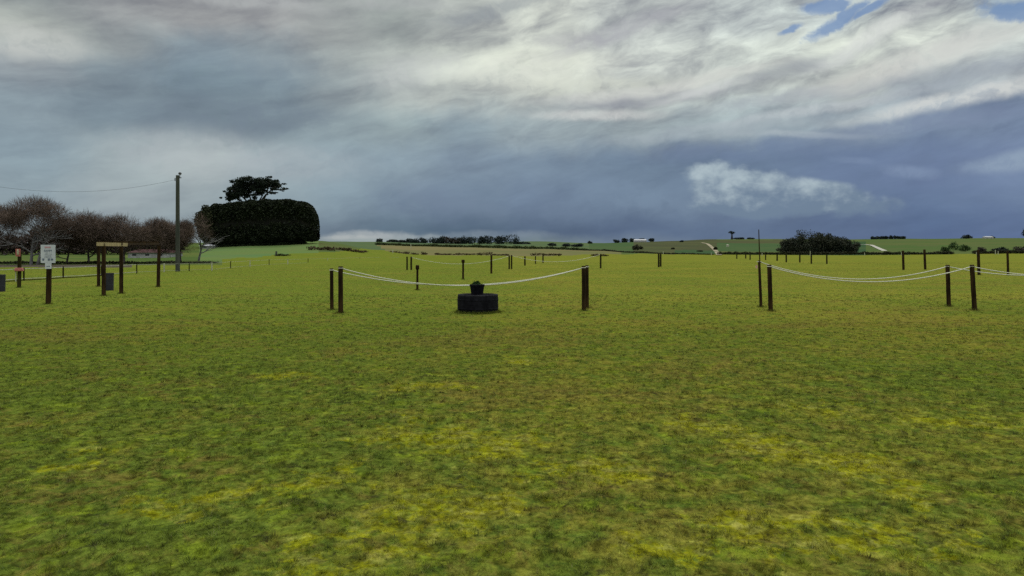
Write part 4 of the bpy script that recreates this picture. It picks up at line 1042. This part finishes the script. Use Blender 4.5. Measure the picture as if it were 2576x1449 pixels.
b = simple_tree(2592, 520, 560, 44, 77, "tall dark tree mostly cut off by the right edge", 'fartree', None, n=1500, size=.8, low=.35)
# the dark clump of shelter trees
GK = "trees of the big dark clump beside the gravel road"
for i, (u, yt, w, lab) in enumerate(((1984, 606, 46, "lowest left tree"), (2006, 592, 52, "second tree from the left"), (2036, 577.5, 62, "tallest tree"), (2066, 582, 54, "broad tree right of the tallest"),
                                 (2091, 588, 40, "fifth tree from the left"), (2113, 592, 42, "tree with its own round top"), (2138, 603, 36, "low right end tree"))):
    simple_tree(u, 505, yt - 2.5, w * 1.45, 400 + i, f"{lab} of the big dark clump beside the gravel road", 'clump', GK, n=6000, size=.8, low=-.25, lump=18, k=.36)

# ------------------------------------------------------------------ hedges and scrub lines
strip('hedge', [(1811, 470), (1950, 470), (2150, 470), (2300, 470), (2402, 468)], 2.4, 1.9, 14000, .6, M['hedge'], "long dark hedge along the far edge of the field on the right", 'hedge', seed=51)
strip('hedge', [(2452, 465), (2520, 463), (2600, 460), (2700, 455)], 2.4, 2.0, 7000, .6, M['hedge'], "dark hedge continuing right of the gap at the far right", 'hedge', seed=52)
strip('hedge', [(950, 455), (1050, 452), (1150, 450), (1350, 450), (1480, 452)], 2.6, 1.5, 12000, .55, M['greenhedge'], "low dark green hedge behind the tan paddock", 'hedge', seed=53)
strip('hedge', [(1480, 452), (1560, 455), (1680, 462), (1800, 466)], 2.4, .9, 5000, .5, M['hedge'], "low thin hedge along the slope right of the far lone post", 'hedge', seed=54)
GS = "brown scrub patches along the edge of the tan paddock"
for i, (u0, u1, dep, h, lab) in enumerate(((785, 855, 172, .75, "darkest scrub patch left of the field's far corner"), (858, 930, 178, .75, "brown scrub patch right of the darkest one"), (985, 1012, 302, .7, "leftmost small scrub patch under the tan paddock"),
    (1016, 1030, 302, 1.1, "rounder scrub bush left of the slim far pair"), (1040, 1050, 302, .7, "tiny scrub tuft right of the slim far pair"), (1063, 1072, 302, 1.1, "lone rounded scrub bush on the tan paddock edge"), (1100, 1140, 302, .75, "flat scrub patch above the far rope"),
    (1142, 1200, 302, .75, "long scrub patch behind the capped post"), (1204, 1214, 302, .9, "small scrub tuft left of the plain post"), (1222, 1240, 302, 1.3, "tallest scrub bush by the plain post"), (1244, 1284, 302, .6, "faint scrub patch left of the far rope meeting"),
    (1340, 1366, 302, 1.1, "scrub patch behind the thin far posts"), (1372, 1418, 302, 1.0, "scrub patch over the low of the far right rope"), (1492, 1508, 302, .9, "scrub patch left of the lone far post"), (1516, 1528, 302, .7, "scrub tuft right of the lone far post"))):
    strip('scrub', [(u0, dep), ((u0 + u1) / 2, dep), (u1, dep)], 1.6, h, 500 if u1 - u0 > 30 else 220, .4, M['bracken'], lab, 'scrub', GS, seed=500 + i)
strip('shrub', [(700, 150), (712, 150), (726, 150)], 1.2, .45, 400, .25, M['greenhedge'], "low dark shrub beside the green stump on the rise", 'shrub', seed=91)
p = PT(695, 150); o = empty('stump_post', p, "short green stump post on the rise below the big hedge", 'post')
MB().tube([Vector((0, 0, -.2)), Vector((0, 0, .5)), Vector((.02, 0, .95))], [.22, .2, .16], 9).build('shaft', M['pole'], o)
strip('low_scrub_line', [(-160, 112), (100, 112), (300, 112), (480, 113), (560, 116)], 1.6, .35, 3500, .3, M['hedge'], "dark strip of low scrub along the road under the bare trees", 'scrub', seed=92)

# far buildings
house(1610, 1085, 31, 7, 8, "long white farm shed among trees on the hilltop", 'wallwhite', 'roofgrey', 'shed', 0)
house(2485, 1080, 20, 6, 8, "tiny white house on the right skyline beside a dark bush", 'wallwhite', 'roofgrey', 'house', 2)
d_ = dep_at(1830.5, 621); p = PT(1830.5, d_); o = empty('water_tank', p, "small white water tank on the green slope below the flat topped tree", 'tank')
MB().lathe([(.01, 0), (1.3, 0), (1.3, 2.3), (.01, 2.7)], 18).build('body', M['whitepaint'], o)

for f in (G(261, 744), G(305, 738.5), G(248, 721), G(398, 722), G(121.5, 765), G(48, 723.5), G(1914.6, 772.8)): FEET.append((f.x, f.y, .07))
tb = G(1200.5, 789)
for k in range(26): FEET.append((tb.x + .55 * math.cos(k * .2417), tb.y + .42 + .55 * math.sin(k * .2417), .02))
build_grass()
